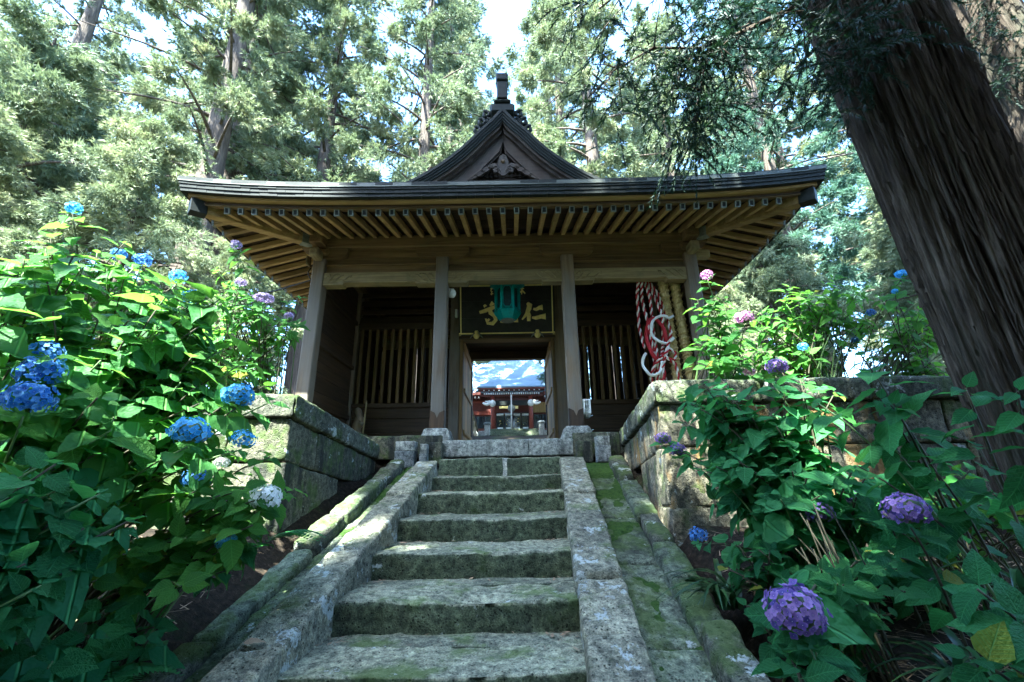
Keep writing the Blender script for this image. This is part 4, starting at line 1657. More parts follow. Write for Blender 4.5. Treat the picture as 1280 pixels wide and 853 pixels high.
for row, (y, z, n, half) in enumerate(((29.72, 6.70, 12, 2.4), (29.95, 6.50, 26, 2.25))):
    for i in range(n):
        x = HC - half + 2 * half * (i + .5) / n
        if rw is None:
            rw = {}
        w = .05 if row else .045
        o = box('rafter', x - w, x + w, y, y + 1.2, z - (.10 if row else .05), z + .04, M_vermd, hall, 0)
        box('rafter_end', x - w - .003, x + w + .003, y - .03, y - .001, z - (.103 if row else .053), z + .043, M_white, o, 0)
for s, x in ((-1, -1.58), (1, 1.46)):
    V, F = lathe_geo([(.16, 3.62), (.16, 6.3)], (x, 30.2, 0), 10)
    pyd('porch_post', V, F, M_verm, hall, True)
    V, F = lathe_geo([(.24, 3.5), (.22, 3.62), (.001, 3.64)], (x, 30.2, 0), 10)
    pyd('post_base', V, F, M_copcap, hall)
    gg = [lathe_geo([(.05, -.28), (.2, -.2), (.26, 0), (.2, .2), (.05, .28)], (x, 29.98, 5.7), 10)]
    gg.append(tube_geo([(x + s * .2, 29.95, 5.75), (x + s * .45, 29.9, 5.62), (x + s * .62, 29.88, 5.66), (x + s * .78, 29.86, 5.74)], [.16, .13, .10, .05], 7))
    gg.append(tube_geo([(x + s * .2, 29.9, 5.85), (x + s * .42, 29.86, 5.82), (x + s * .6, 29.85, 5.86)], [.1, .07, .03], 6))
    V, F = merge(gg)
    pyd('carved_beast', V, F, M_white, hall, True)
box('porch_beam', -1.6, 1.5, 30.1, 30.32, 5.55, 5.95, M_copper, hall, .02)
box('porch_beam', -1.6, 1.5, 30.4, 30.5, 6.0, 6.28, M_vermd, hall, .02)
box('porch_plaque', -1.05, -.35, 29.98, 30.05, 5.28, 5.46, M_gold, hall, .01)
for x0, x1 in ((-.32, -.16), (.06, .46)):
    box('gold_carving', x0, x1, 30.0, 30.06, 5.25, 5.48, M_gold, hall, .01)
# main wall
box('hall_wall', -5.2, 5.1, 32.3, 32.6, 3.4, 7.0, M_vermd, hall, .01)
box('hall_beam', -5.2, -1.75, 32.1, 32.28, 5.12, 5.42, M_verm, hall, .01)
box('hall_beam', -5.2, -1.75, 32.1, 32.28, 6.15, 6.30, M_verm, hall, .01)
box('panel_screen', 1.72, 5.0, 32.05, 32.25, 5.25, 6.1, WD['gold', 'z'], hall, .01)
for i in range(5):
    x0 = -5.0 + i * .66
    box('hall_window', x0, x0 + .62, 32.12, 32.2, 4.0, 5.0, M_glass, hall, .01)
for i in range(5):
    x0 = 1.75 + i * .66
    box('hall_window', x0, x0 + .62, 32.12, 32.2, 3.95, 5.1, M_glass, hall, .01)
for i in range(4):
    x0 = -1.38 + i * .70
    d = box('hall_door', x0, x0 + .66, 32.0, 32.1, 3.75, 5.25, M_glass, hall, .01)
    box('door_top_panel', x0 + .06, x0 + .6, 31.96, 31.998, 5.0, 5.16, M_white, d, .005)
    box('door_foot_panel', x0 + .1, x0 + .56, 31.96, 31.998, 3.80, 4.04, M_white, d, .005)
    for k in range(7):
        xx, zz = x0 + RN.uniform(.1, .5), RN.uniform(4.2, 4.75)
        box('gold_fitting', xx, xx + RN.uniform(.03, .12), 31.97, 31.998, zz, zz + .035, M_gold if RN.random() < .6 else M_copcap, d, .003)
for s in (-1, 1):
    bx0 = HC + s * 3.3
    for i in range(9):
        x = HC + s * (2.75 + i * .30)
        o = box('rafter', x - .05, x + .05, 31.55, 32.3, 6.42, 6.56, M_verm, hall, 0)
        box('rafter_end', x - .053, x + .053, 31.52, 31.549, 6.417, 6.563, M_white, o, 0)
    box('hall_fascia', *sorted((HC + s * 2.6, HC + s * 5.5)), 31.6, 31.7, 6.70, 6.95, M_vermd, hall, .01)
gong = tube('gong_rope', [(-.08, 29.6, 6.3), (-.09, 29.6, 5.2), (-.1, 29.6, 3.75)], .055, M_rope, None, 7)
tag(gong, 'pale prayer rope hanging before the red hall doors', 'rope')
V, F = lathe_geo([(.001, -.10), (.27, -.08), (.30, 0), (.27, .08), (.001, .10)], (0, 0, 0), 14)
V = [(x - .085, 29.72 + z, 5.25 + y) for x, y, z in V]
gn = pyd('gong', V, F, M_copcap, None, True)
tag(gn, 'round greenish gong hanging behind the prayer rope', 'gong')
box('hall_base', -5.4, 5.3, 29.9, 44, 2.4, 3.55, MS['slate'], hall, .02)

hs = thing('hall_steps', (0, 28.6, 2.9), 'broad grey stone steps leading up to the red hall', 'steps')
for i in range(5):
    z1 = 2.95 + .135 * (i + 1)
    rough_block('step', corners(-1.75, 1.95, 28.2 + i * .3, 28.52 + i * .3, z1 - .3, z1), .3, MS['step'], hs, amp=.01, rnd=.03)
box('step_side', -2.6, -1.8, 28.2, 29.8, 2.6, 3.35, MS['pale'], hs, .04)
box('step_side', 2.0, 3.1, 28.4, 29.8, 2.6, 3.30, MS['pale'], hs, .04)
for (x, z0, z1, lab) in ((-1.9, 3.3, 3.95, 'mossy square stone post left of the hall steps'), (2.15, 2.9, 4.0, 'pale rounded stone post right of the hall steps')):
    sp = thing('stone_post', (x, 28.3, z0), lab, 'stone post')
    box('shaft', x - .2, x + .2, 28.1, 28.5, z0 - .3, z1 - .18, MS['pale'], sp, .03)
    V, F = lathe_geo([(.16, 0), (.27, .03), (.28, .16), (.2, .22), (.001, .25)], (x, 28.3, z1 - .18), 10)
    pyd('cap', V, F, MS['slate'], sp, True)
rl = thing('handrail', (-2.9, 26, 2.6), 'pale curved bamboo railing at the left of the hall steps', 'railing')
pts = [(-3.05, 25.4, 2.6), (-3.05, 25.6, 4.0), (-2.98, 26.2, 4.7), (-2.9, 26.8, 4.6), (-2.75, 27.6, 3.9), (-2.6, 28.2, 3.3)]
tube('rail', pts, .07, WD['pale', 'y'], rl, 7)
for i in range(7):
    y = 25.5 + i * .42
    x = -3.04 + i * .065
    tube('baluster', [(x, y, 2.5), (x, y, 4.0 + .55 * math.sin(i * .6) - .1 * i)], .05, WD['pale', 'z'], rl, 6)


# ------------------------------------------------------------------ cedar trees
def frame_from(d):
    d = d / np.linalg.norm(d)
    a = np.cross(d, [0, 0, 1.0])
    if np.linalg.norm(a) < 1e-3:
        a = np.array([1.0, 0, 0])
    a /= np.linalg.norm(a)
    return d, a, np.cross(a, d)


def tufts(C, D, nb, lmin, lmax, w, spread, rs):
    """blades radiating from each centre C around direction D; returns V,F arrays"""
    n = len(C)
    Cn = np.repeat(C, nb, 0)
    Dn = np.repeat(D, nb, 0)
    rv = rs.normal(0, spread, (n * nb, 3))
    d = Dn + rv
    d /= np.linalg.norm(d, axis=1, keepdims=True) + 1e-9
    L = rs.uniform(lmin, lmax, (n * nb, 1))
    s = np.cross(d, rs.normal(0, 1, (n * nb, 3)))
    s /= np.linalg.norm(s, axis=1, keepdims=True) + 1e-9
    st = Cn + rs.normal(0, .02, (n * nb, 3))
    tip = st + d * L
    tip[:, 2] -= .12 * L[:, 0]
    V = np.stack([st - s * w, st + s * w, tip], 1).reshape(-1, 3)
    F = np.arange(n * nb * 3).reshape(-1, 3)
    return V, F


def crown_variant(name, z0, z1, rbase, seed, n_limb, per, mat, nb=12, lm=(.10, .27), w=.0175, taper=.72, crad=(.30, .66), jit=.30):
    rs = np.random.RandomState(seed)
    Cs, Ds, limbs = [], [], []
    for i in range(n_limb):
        t = (i + rs.rand()) / n_limb
        z = z0 + (z1 - z0) * t
        a = i * 2.4 + rs.uniform(-.6, .6)
        L = rbase * (1.0 - taper * t ** 1.6) * rs.uniform(.6, 1.15)
        pts = []
        for k in range(6):
            q = k / 5
            rr = L * q
            pts.append((rr * math.cos(a), rr * math.sin(a), z + L * (.28 * q - .55 * q * q + .18 * q ** 3)))
        limbs.append(tube_geo(pts, [.085 * (1 - .8 * k / 5) * (1 - .5 * t) for k in range(6)], 5, False))
        # clumps along the outer part, hanging
        ncl = rs.randint(3, 6)
        for c in range(ncl):
            q = rs.uniform(.35, 1.05)
            k = min(4, int(q * 5))
            p = np.array(pts[k]) * (1 - (q * 5 - k)) + np.array(pts[k + 1]) * (q * 5 - k) if q < 1 else np.array(pts[5])
            p = p + rs.normal(0, jit * L / rbase + jit / 3, 3) * [1, 1, .6]
            m = int(per * rs.uniform(1.0, 2.3))
            rad = rs.uniform(*crad)
            g = rs.normal(0, 1, (m, 3))
            g /= np.linalg.norm(g, axis=1, keepdims=True)
            cc = p + g * rs.uniform(.25, 1, (m, 1)) * rad * [1, 1, .72]
            out = np.array([math.cos(a), math.sin(a), -.25])
            Cs.append(cc)
            Ds.append(g * .8 + out * .7)
    C, D = np.concatenate(Cs), np.concatenate(Ds)
    D /= np.linalg.norm(D, axis=1, keepdims=True) + 1e-9
    V, F = tufts(C, D, nb, lm[0], lm[1], w, .45, rs)
    me = npmesh('crown_' + name, V, F)
    me.materials.append(mat)
    Vl, Fl = merge(limbs)
    ml = bpy.data.meshes.new('limbs_' + name)
    ml.from_pydata([tuple(v) for v in Vl], [], Fl)
    ml.materials.append(M_barkf)
    ml.polygons.foreach_set('use_smooth', [True] * len(ml.polygons))
    return me, ml


def trunk_mesh(name, h, r0, r1, flare, mat, seed, segs=40, rings=60, rough=.05, twist=.3, lobe=.08):
    rs = np.random.RandomState(seed)
    V = []
    for j in range(rings + 1):
        t = j / rings
        z = h * t ** 1.3
        rr = r1 + (r0 - r1) * (1 - z / h) + flare * math.exp(-z / (.5 * r0 + .3))
        for k in range(segs):
            V.append((rr, 2 * math.pi * k / segs + twist * z / h, z))
    V = np.array(V)
    X = np.stack([V[:, 0] * np.cos(V[:, 1]), V[:, 0] * np.sin(V[:, 1]), V[:, 2]], 1)
    an = V[:, 1] - twist * V[:, 2] / h
    S = np.stack([np.cos(an) * 7.5, np.sin(an) * 7.5, V[:, 2] * .36], 1) + seed
    rid = 1 - np.abs(fbm(S, 5)) * 1.3
    S2 = np.stack([np.cos(an) * 1.3, np.sin(an) * 1.3, V[:, 2] * .2], 1) + seed * 2
    k = 1 + rough * (rid - .5) + lobe * fbm(S2, 2)
    X[:, 0] *= k
    X[:, 1] *= k
    F = []
    for j in range(rings):
        for q in range(segs):
            q2 = (q + 1) % segs
            F.append((j * segs + q, j * segs + q2, (j + 1) * segs + q2, (j + 1) * segs + q))
    me = npmesh(name, X, np.array(F))
    me.materials.append(mat)
    me.polygons.foreach_set('use_smooth', [True] * len(me.polygons))
    return me


CR = [crown_variant('a', 9, 33, 4.6, 1, 74, 32, M_cedar),
      crown_variant('b', 6.5, 30, 4.2, 2, 78, 32, M_cedar),
      crown_variant('c', 3.0, 24, 4.4, 3, 74, 32, M_cedar),
      crown_variant('d', 1.0, 11, 3.6, 4, 60, 46, M_cedar, 9, (.09, .24), .014),
      crown_variant('e', 4, 28, 4.4, 6, 74, 32, M_cedarb),
      crown_variant('f', 4.5, 16.5, .66, 7, 76, 34, M_cedarb, 8, taper=.3, crad=(.2, .4), jit=.15),  # slim crowns from here on shaped for the added shade trees
      crown_variant('h', 14.6, 24, 1.2, 17, 90, 34, M_cedarb, 8, taper=.3, crad=(.2, .45), jit=.2),
      crown_variant('g', 3.2, 11.5, 1.6, 8, 60, 34, M_cedarb, 7, taper=.4)]
TK = [trunk_mesh('trunk_a', 33, .62, .12, .35, M_barkf, 1), trunk_mesh('trunk_b', 30, .42, .08, .2, M_barkf, 2), trunk_mesh('trunk_c', 24, .36, .06, .2, M_barkf, 3), trunk_mesh('trunk_d', 11, .16, .03, .1, M_barkf, 4, 20, 30), trunk_mesh('trunk_e', 28, .40, .08, .2, M_barkf, 5), trunk_mesh('trunk_f', 15.5, .22, .05, .1, M_barkf, 6, 20, 30), trunk_mesh('trunk_h', 24, .25, .05, .1, M_barkf, 8, 20, 30), trunk_mesh('trunk_g', 11.5, .22, .05, .1, M_barkf, 7, 20, 30)]


def tree(x, y, v, rot, s, label, group=None, name='cedar_tree', dz=0.0):
    t = thing(name, (x, y, hgt(x, y) - .15 + dz), label, 'tree', group)
    t.rotation_euler = (0, 0, rot)
    t.scale = (s, s, s)
    cr, lb = CR[v]
    for nm, me in (('trunk', TK[v]), ('crown', cr), ('limbs', lb)):
        o = bpy.data.objects.new(nm, me)
        COL.objects.link(o)
        o.parent = t
    return t


GRP = 'cedar trees behind the gate'
tree(-11.7, 9.0, 0, 0.3, 1.0, 'tall cedar with a thick pinkish trunk just left of the gate roof')
tree(-12.6, 11.2, 1, 1.3, 1.05, 'slimmer cedar trunk directly behind the thick pink trunk left of the roof')
tree(-9.2, 13.0, 1, 2.2, 1.1, 'cedar above the left half of the gate roof with dark upper trunk')
tree(-4.2, 13.0, 1, 0.9, 1.1, 'cedar rising behind the roof just left of the gable')
tree(3.7, 10.5, 1, 4.0, 1.0, 'cedar with a pale bare trunk and open limbs right of the gable')
tree(12.3, 12.0, 4, 5.1, 1.0, 'blue-green cedar whose thin trunk shows below the right eave tip')
tree(-4.1, 20.0, 0, 1.1, 1.0, 'cedar behind the gable, its crown closing the left half of the sky gap')
tree(4.0, 22.0, 0, 4.1, 1.05, 'cedar behind the gable, its crown closing the right half of the sky gap')
tree(-15.2, 15.5, 2, 2.5, 1.15, 'pale cedar between the thick pink trunk and the left edge')
tree(-23, 12.5, 0, 2.8, 1.0, 'large cedar at the far left with dark trunk high up')
tree(-16.5, 6.5, 3, .6, 1.25, 'low bushy bright cedar at the left behind the blue hydrangeas')
tree(-10.6, 5.2, 3, 2.0, .8, 'small bright cedar between the left eave and the hydrangeas')
tree(-20.5, 8.5, 3, 4.2, 1.35, 'broad low cedar at the left edge filling the view')
tree(-14.2, 4.0, 3, 5.2, .75, 'smallest bright cedar close behind the left hydrangeas')
tree(9.2, 15.5, 2, 1.9, 1.1, 'sunlit pale green cedar above the right end of the gate roof')
tree(16.5, 17, 2, 3.6, 1.2, 'sunlit cedar beside the big dark trunk on the right')
tree(15.0, 9.0, 4, 2.4, .85, 'blue-green cedar half hidden by the big dark trunk')
tree(13.0, 6.5, 3, 1.2, .75, 'low cedar bush behind the right hydrangeas')
tree(8.6, 8.0, 3, 3.0, .7, 'low bright cedar behind the right corner of the gate')
tree(-7.4, 5.6, 3, 1.1, .55, 'small low cedar bush behind the left corner of the gate')
tree(10.8, 4.4, 3, 2.1, .6, 'small low cedar bush left of the huge trunk')
tree(6.4, 6.8, 3, .3, .5, 'small low cedar bush under the right eave')
tree(22, 11, 0, .2, 1.0, 'tall cedar at the far right behind the tree trunks')
tree(3.7, 27.5, 0, 2.4, 1.3, 'tall cedar standing before the red hall at the right, behind the gable')
tree(-3.9, 26.2, 0, 1.0, 1.3, 'tall cedar standing before the red hall at the left, shading its roof')
far = [(-30, 20, 2), (-24, 23, 1), (-17.5, 21, 2), (-12.5, 24, 1), (-6.5, 47, 0), (-1.0, 52, 1), (-9.0, 32, 2), (6.2, 47, 2), (7.8, 27, 4), (12.5, 25, 2), (19, 27, 1), (26, 22, 4), (31, 17, 2), (-36, 14, 1), (36, 24, 0), (-18, 33, 1), (15, 38, 0), (24, 36, 2)]
for i, (x, y, v) in enumerate(far):
    tree(x, y, v, RN.uniform(0, 6.28), RN.uniform(1.0, 1.2), 'distant sunlit cedar standing in the wood behind the gate', GRP)

# ---- the big trunk at the right, in front of the wall
BT = (3.80, -2.86)
big = thing('cedar_tree', (BT[0], BT[1], hgt(*BT) - .1), 'huge dark furrowed cedar trunk at the right edge in front of the wall', 'tree')
me = trunk_mesh('big_trunk', 22, .35, .345, .08, M_bark, 9, 320, 320, .24, 1.1, .03)
o = bpy.data.objects.new('trunk', me)
COL.objects.link(o)
o.parent = big
big.rotation_euler = (.12, -.218, 0)
bpy.context.view_layer.update()
# second trunk behind it
B2 = (7.75, -1.0)
big2 = thing('cedar_tree', (B2[0], B2[1], hgt(*B2) - .1), 'second dark cedar trunk with needles behind the huge trunk at the top right', 'tree')
me2 = trunk_mesh('second_trunk', 24, .46, .25, .2, M_bark, 12, 110, 120, .14, .8)
o = bpy.data.objects.new('trunk', me2)
COL.objects.link(o)
o.parent = big2
big2.rotation_euler = (0, -.13, 0)


def bark_strips(cx, cy, z0, z1, r, n, seed, parent):
    rs_ = random.Random(seed)
    geos = []
    for _ in range(n):
        a = rs_.uniform(math.pi * .75, math.pi * 1.9)
        z = rs_.uniform(z0, z1)
        L, w = rs_.uniform(.25, 1.1), rs_.uniform(.008, .022)
        V, m = [], 7
        slant = rs_.uniform(-.02, .09)
        for k in range(m + 1):
            q = k / m
            lift = .012 + .028 * (abs(q - .5) * 2) ** 5 * rs_.random()
            ww = w * (1 - .8 * abs(q - .5) * 2 * rs_.uniform(.6, 1)) / r
            zz = z + L * q
            aa = a + slant * q + .02 * math.sin(q * 5 + z)
            xc = cx
            for da, dr in ((-ww, -.012), (0, .006), (ww, -.012)):
                V.append((xc + (r + lift + dr) * math.cos(aa + da), cy + (r + lift + dr) * math.sin(aa + da), zz))
        F = []
        for k in range(m):
            F += [(k * 3, k * 3 + 1, k * 3 + 4, k * 3 + 3), (k * 3 + 1, k * 3 + 2, k * 3 + 5, k * 3 + 4)]
        geos.append((V, F))
    V, F = merge(geos)
    o_ = pyd('bark_strips', V, F, M_bark)
    o_.parent = parent
    o_['kind'] = 'stuff'


bark_strips(0, 0, .1, 6.0, .36, 560, 3, big)


def sprays(anchors, n, rs, lmin=.22, lmax=.42, droop=1.0):
    """drooping cord-like cedar shoots set with short needles"""
    Vs, Fs = [], []
    off = 0
    for _ in range(n):
        a = anchors[rs.randint(len(anchors))]
        p = np.array(a) + rs.normal(0, .10, 3)
        az = rs.uniform(0, 6.283)
        d = np.array([math.cos(az), math.sin(az), rs.uniform(-.9, .35)])
        L = rs.uniform(lmin, lmax)
        m = 9
        P_ = [p]
        for k in range(m):
            d = d / np.linalg.norm(d)
            p = p + d * (L / m)
            d = d + np.array([0, 0, -.13 * droop]) + rs.normal(0, .06, 3)
            P_.append(p)
        P_ = np.array(P_)
        # core cord
        ctr = np.repeat((P_[:-1] + P_[1:]) / 2, 5, 0)
        ax = np.repeat(P_[1:] - P_[:-1], 5, 0)
        axn = ax / (np.linalg.norm(ax, axis=1, keepdims=True) + 1e-9)
        rv = rs.normal(0, 1, ctr.shape)
        rv -= axn * (rv * axn).sum(1, keepdims=True)
        rv /= np.linalg.norm(rv, axis=1, keepdims=True) + 1e-9
        ctr = ctr + ax * rs.uniform(-.5, .5, (len(ctr), 1))
        nl = rs.uniform(.026, .050, (len(ctr), 1))
        tip = ctr + rv * nl * .75 + axn * nl
        sd = np.cross(axn, rv) * .0052
        V = np.stack([ctr - sd, ctr + sd, tip], 1).reshape(-1, 3)
        F = np.arange(len(V)).reshape(-1, 3) + off
        Vs.append(V)
        Fs.append(F)
        off += len(V)
        # thin cord strip as triangles
        s = np.cross(P_[1:] - P_[:-1], rs.normal(0, 1, 3))
        s /= np.linalg.norm(s, axis=1, keepdims=True) + 1e-9
        s *= .005
        V = np.stack([P_[:-1] - s, P_[:-1] + s, P_[1:]], 1).reshape(-1, 3)
        F = np.arange(len(V)).reshape(-1, 3) + off
        Vs.append(V)
        Fs.append(F)
        off += len(V)
    return np.concatenate(Vs), np.concatenate(Fs)


rs = np.random.RandomState(21)
ibig = Matrix.Translation(-Vector(big.location))


def branch(root, path, rads, n, twigs, tree_o, lr=(.22, .42), ext=.45):
    anchors = []
    geos = [tube_geo(path, rads, 6)]
    for k in range(1, len(path)):
        for _ in range(twigs):
            t = rs.rand()
            p = Vector(path[k - 1]).lerp(Vector(path[k]), t)
            d = Vector((rs.uniform(-1, .4), rs.uniform(-1, 1), rs.uniform(-.9, .35))).normalized()
            L = rs.uniform(.15, ext)
            q = p + d * L + Vector((0, 0, -.12 * L))
            geos.append(tube_geo([p, (p + q) / 2 + Vector((0, 0, .02)), q], [.006, .004, .002], 4))
            for j in range(4):
                anchors.append(tuple(p.lerp(q, .35 + .65 * j / 3)))
    V, F = merge(geos)
    pyd('branch', V, F, M_bark, tree_o, True)
    V, F = sprays(anchors, n, rs, *lr)
    me = npmesh('needles', V, F)
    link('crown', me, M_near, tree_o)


branch(None, [(3.0, -3.2, 2.55), (2.45, -3.6, 2.47), (2.0, -3.74, 2.46), (1.8, -3.69, 2.40), (1.58, -3.57, 2.38), (1.41, -3.57, 2.33), (1.1, -3.59, 2.32), (.77, -3.45, 2.22)],
       [.03, .022, .018, .016, .013, .011,   .008, .004], 175, 7, big, (.28, .5))
branch(None, [(1.5, -3.57, 2.36), (1.45, -3.5, 2.15), (1.42, -3.45, 1.95), (1.36, -3.42, 1.75)], [.010, .008, .006, .003], 120, 6, big, (.26, .45), .28)
branch(None, [(3.0, -3.1, 2.5), (2.6, -3.5, 2.5), (2.3, -3.55, 2.38), (2.15, -3.5, 2.25)], [.02, .014, .010, .004], 110, 5, big, (.26, .45))
branch(None, [(2.9, -3.3, 3.05), (1.9, -3.9, 2.95), (1.1, -3.8, 2.80), (.75, -3.6, 2.68)], [.03, .02, .012, .006], 60, 5, big)
# needles clinging to the second trunk
anch = []
for _ in range(60):
    a = RN.uniform(3.4, 5.4)
    anch.append((7.0 + .5 * math.cos(a), B2[1] + .5 * math.sin(a), RN.uniform(4.3, 6.2)))
V, F = sprays(anch, 220, rs, .2, .4)
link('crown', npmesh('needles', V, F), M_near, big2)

# high crowns of both trees, above the picture
for (bx, by, z0, sd, host) in ((BT[0], BT[1], 13, 41, big), (B2[0], B2[1], 9.0, 42, big2)):
    cr, lb = crown_variant('high%d' % sd, z0, 23, 3.2, sd, 70, 22, M_cedarb)
    for nm, me in (('crown', cr), ('limbs', lb)):
        o = bpy.data.objects.new(nm, me)
        COL.objects.link(o)
        o.parent = host
for i in range(16):  # unseen ring of cedars, added to block low sky light
    a = -1.25 + 2.5 * i / 15
    rr_ = 13 + 5 * (i % 3)
    tree(rr_ * 1.3 * math.sin(a), -7.5 - rr_ * math.cos(a), 3 if i % 2 else 2, RN.uniform(0, 6.28), RN.uniform(1.2, 1.5) if i % 2 else 1.0, 'unseen cedar added on the slope behind the camera to shade the stairs', 'unseen shade cedars below the stairs')
# unseen trees added behind the camera, crowns shaped to shade stairs and trunk
for i, (x, y, v, s) in enumerate(((-16.0, -12.0, 1, 1.1), (1.5, -16.0, 1, 1.1), (3.5, -14.0, 0, 1.0), (-15.5, -8.0, 1, 1.0), (-6.0, -21.0, 2, 1.2), (11.0, -9.5, 1, 1.0), (-3.2, -8.68, 5, 1.0), (-2.15, -8.7, 5, .85), (-.75, -9.35, 7, 1.0), (-4.3, -8.2, 6, 1.0), (1.35, -6.95, 5, 1.05), (-2.2, -11.3, 7, 1.15))):
    tree(x, y, v, RN.uniform(0, 6.28), s, 'unseen cedar added on the slope behind the camera to shade the stairs', 'unseen shade cedars below the stairs')


# ------------------------------------------------------------------ hydrangeas
def leaf_mesh(name, seed, mat, ratio=.62):
    """ovate pointed leaf, 1 unit long along x, folded on its midrib, toothed edge"""
    rs = random.Random(seed)
    n = 9
    V, F = [], []
    droop, fold, curl = rs.uniform(.04, .46), rs.uniform(.02, .38), rs.uniform(-.20, .20)
    for i in range(n + 1):
        t = i / n
        w = ratio * .5 * (math.sin(math.pi * t ** .70) ** .95) * (1 - .30 * t) * 1.2 if 0 < t < 1 else 0
        if 0 < i < n:
            w *= 1 + (.045 if i % 2 else -.035)
        z = -droop * t * t + .06 * math.sin(t * 7 + seed) * .3
        y = curl * t * t
        V += [(t, y - w, z + fold * w + .018 * math.sin(i * 1.9)), (t, y - w * .5, z + fold * w * .35), (t, y, z), (t, y + w * .5, z + fold * w * .35), (t, y + w, z + fold * w + .018 * math.sin(i * 2.3 + 1))]
    for i in range(n):
        for k in range(4):
            a = i * 5 + k
            F.append((a, a + 1, a + 6, a + 5))
    # petiole
    b = len(V)
    V += [(-.16, -.008, .02), (-.16, .008, .02), (0.02, .008, -.004), (0.02, -.008, -.004)]
    F.append((b, b + 1, b + 2, b + 3))
    me = bpy.data.meshes.new(name)
    me.from_pydata(V, [], F)
    me.materials.append(mat)
    me.polygons.foreach_set('use_smooth', [True] * len(me.polygons))
    me.update()
    return me


LEAF = {m: [leaf_mesh('leaf_%s%d' % (m, i), i + 1, mm, (.62, .56, .66, .60)[i % 4]) for i in range(10)] for m, mm in (('sun', M_leaf), ('shade', M_leafd))}


def leaf_obj(p, d, nrm, s, kind, parent):
    d = Vector(d).normalized()
    nn = Vector(nrm)
    nn = nn - d * nn.dot(d)
    nn = nn.normalized() if nn.length > 1e-4 else d.orthogonal().normalized()
    y = nn.cross(d)
    o = bpy.data.objects.new('leaf', RN.choice(LEAF[kind]))
    M = Matrix((d, y, nn)).transposed().to_4x4()
    o.matrix_world = Matrix.Translation(Vector(p)) @ M @ Matrix.Scale(s, 4)
    COL.objects.link(o)
    mwx = o.matrix_world.copy()
    o.parent = parent
    o.matrix_parent_inverse = Matrix.Translation(-ROOTLOC[parent])
    return mwx


def floret_mesh(name, seed, mat):
    rs = random.Random(seed)
    V, F = [], []
    for k in range(4):
        a = math.pi / 2 * k + rs.uniform(-.15, .15)
        ca, sa = math.cos(a), math.sin(a)
        pr = [(.03, -.03), (.12, -.17), (.26, -.26), (.41, -.23), (.54, -.07), (.55, .07), (.41, .23), (.26, .26), (.12, .17), (.03, .03)]
        b = len(V)
        V.append((.26 * ca, .26 * sa, .02))
        cup = rs.uniform(-.06, .30)
        for (x, y) in pr:
            V.append((x * ca - y * sa, x * sa + y * ca, cup * (x * 2) ** 2 * .5 + .05 * abs(y) - .02 + .015 * k))
        n = len(pr)
        for i in range(n):
            F.append((b, b + 1 + i, b + 1 + (i + 1) % n))
    rr_ = [min(1.0, math.hypot(v[0], v[1]) / .55) for v in V] + [0.0] * 5
    b = len(V)
    V += [(.05, 0, .05), (0, .05, .05), (-.05, 0, .05), (0, -.05, .05), (0, 0, .09)]
    F += [(b, b + 1, b + 4), (b + 1, b + 2, b + 4), (b + 2, b + 3, b + 4), (b + 3, b, b + 4)]
    me = bpy.data.meshes.new(name)
    me.from_pydata(V, [], F)
    me.materials.append(mat)
    me.polygons.foreach_set('use_smooth', [True] * len(me.polygons))
    at_ = me.attributes.new('petal', 'FLOAT_VECTOR', 'POINT')
    fr = seed / 7.0
    at_.data.foreach_set('vector', [q for x in rr_ for q in (x, fr, 0.0)])
    me.update()
    return me


FLO = {}


def floret(col):
    if col not in FLO:
        FLO[col] = [floret_mesh('floret_%s%d' % (col, i), i, MP[col]) for i in range(8)]
    return FLO[col]


def fib(n):
    out = []
    for i in range(n):
        z = 1 - 2 * (i + .5) / n
        rr = math.sqrt(max(0, 1 - z * z))
        a = i * 2.39996
        out.append(Vector((rr * math.cos(a), rr * math.sin(a), z)))
    return out


def flower_head(c, rad, col, parent, single=False, flat=.8, n=None):
    c = Vector(c)
    fm = floret(col)
    V, F = lathe_geo([(.001, -.75), (.5, -.55), (.72, 0), (.5, .5), (.001, .7)], (0, 0, 0), 8)
    V = [c + Vector((x * rad, y * rad, z * rad * flat)) for x, y, z in V]
    n = n or (105 if rad > .07 else 70)
    items = []
    for q in fib(n):
        if q.z < -.72:
            continue
        j = Vector((RN.gauss(0, .08), RN.gauss(0, .08), RN.gauss(0, .08)))
        nn = (Vector((q.x, q.y, q.z / flat)) + j * 2.6).normalized()
        p = c + Vector((q.x * rad, q.y * rad, q.z * rad * flat)) * (.88 + RN.uniform(-.13, .13))
        x = nn.orthogonal().normalized()
        y = nn.cross(x)
        a = RN.uniform(0, 6.28)
        x, y = x * math.cos(a) + y * math.sin(a), y * math.cos(a) - x * math.sin(a)
        s = rad * RN.uniform(.27, .35) if rad > .05 else rad * RN.uniform(.34, .44)
        items.append((Matrix.Translation(p) @ Matrix((x, y, nn)).transposed().to_4x4() @ Matrix.Scale(s, 4), RN.choice(fm)))
    if single:
        head = pyd('flower_head', V, F, M_gstem, parent, True)
        for M, me in items:
            o = bpy.data.objects.new('floret', me)
            o.matrix_world = M
            COL.objects.link(o)
            o.parent = head
    else:
        geos = []
        for M, me in items:
            geos.append(([M @ v.co for v in me.vertices], [tuple(p.vertices) for p in me.polygons]))
        VV, FF = merge(geos)
        head = pyd('flower_head', VV, FF, MP[col], parent, True)
        at_ = head.data.attributes.new('petal', 'FLOAT_VECTOR', 'POINT')
        vals = []
        for M, me in items:
            fr = RN.random()
            for d_ in me.attributes['petal'].data:
                vals += [d_.vector[0], fr, 0.0]
        at_.data.foreach_set('vector', vals)
    return head


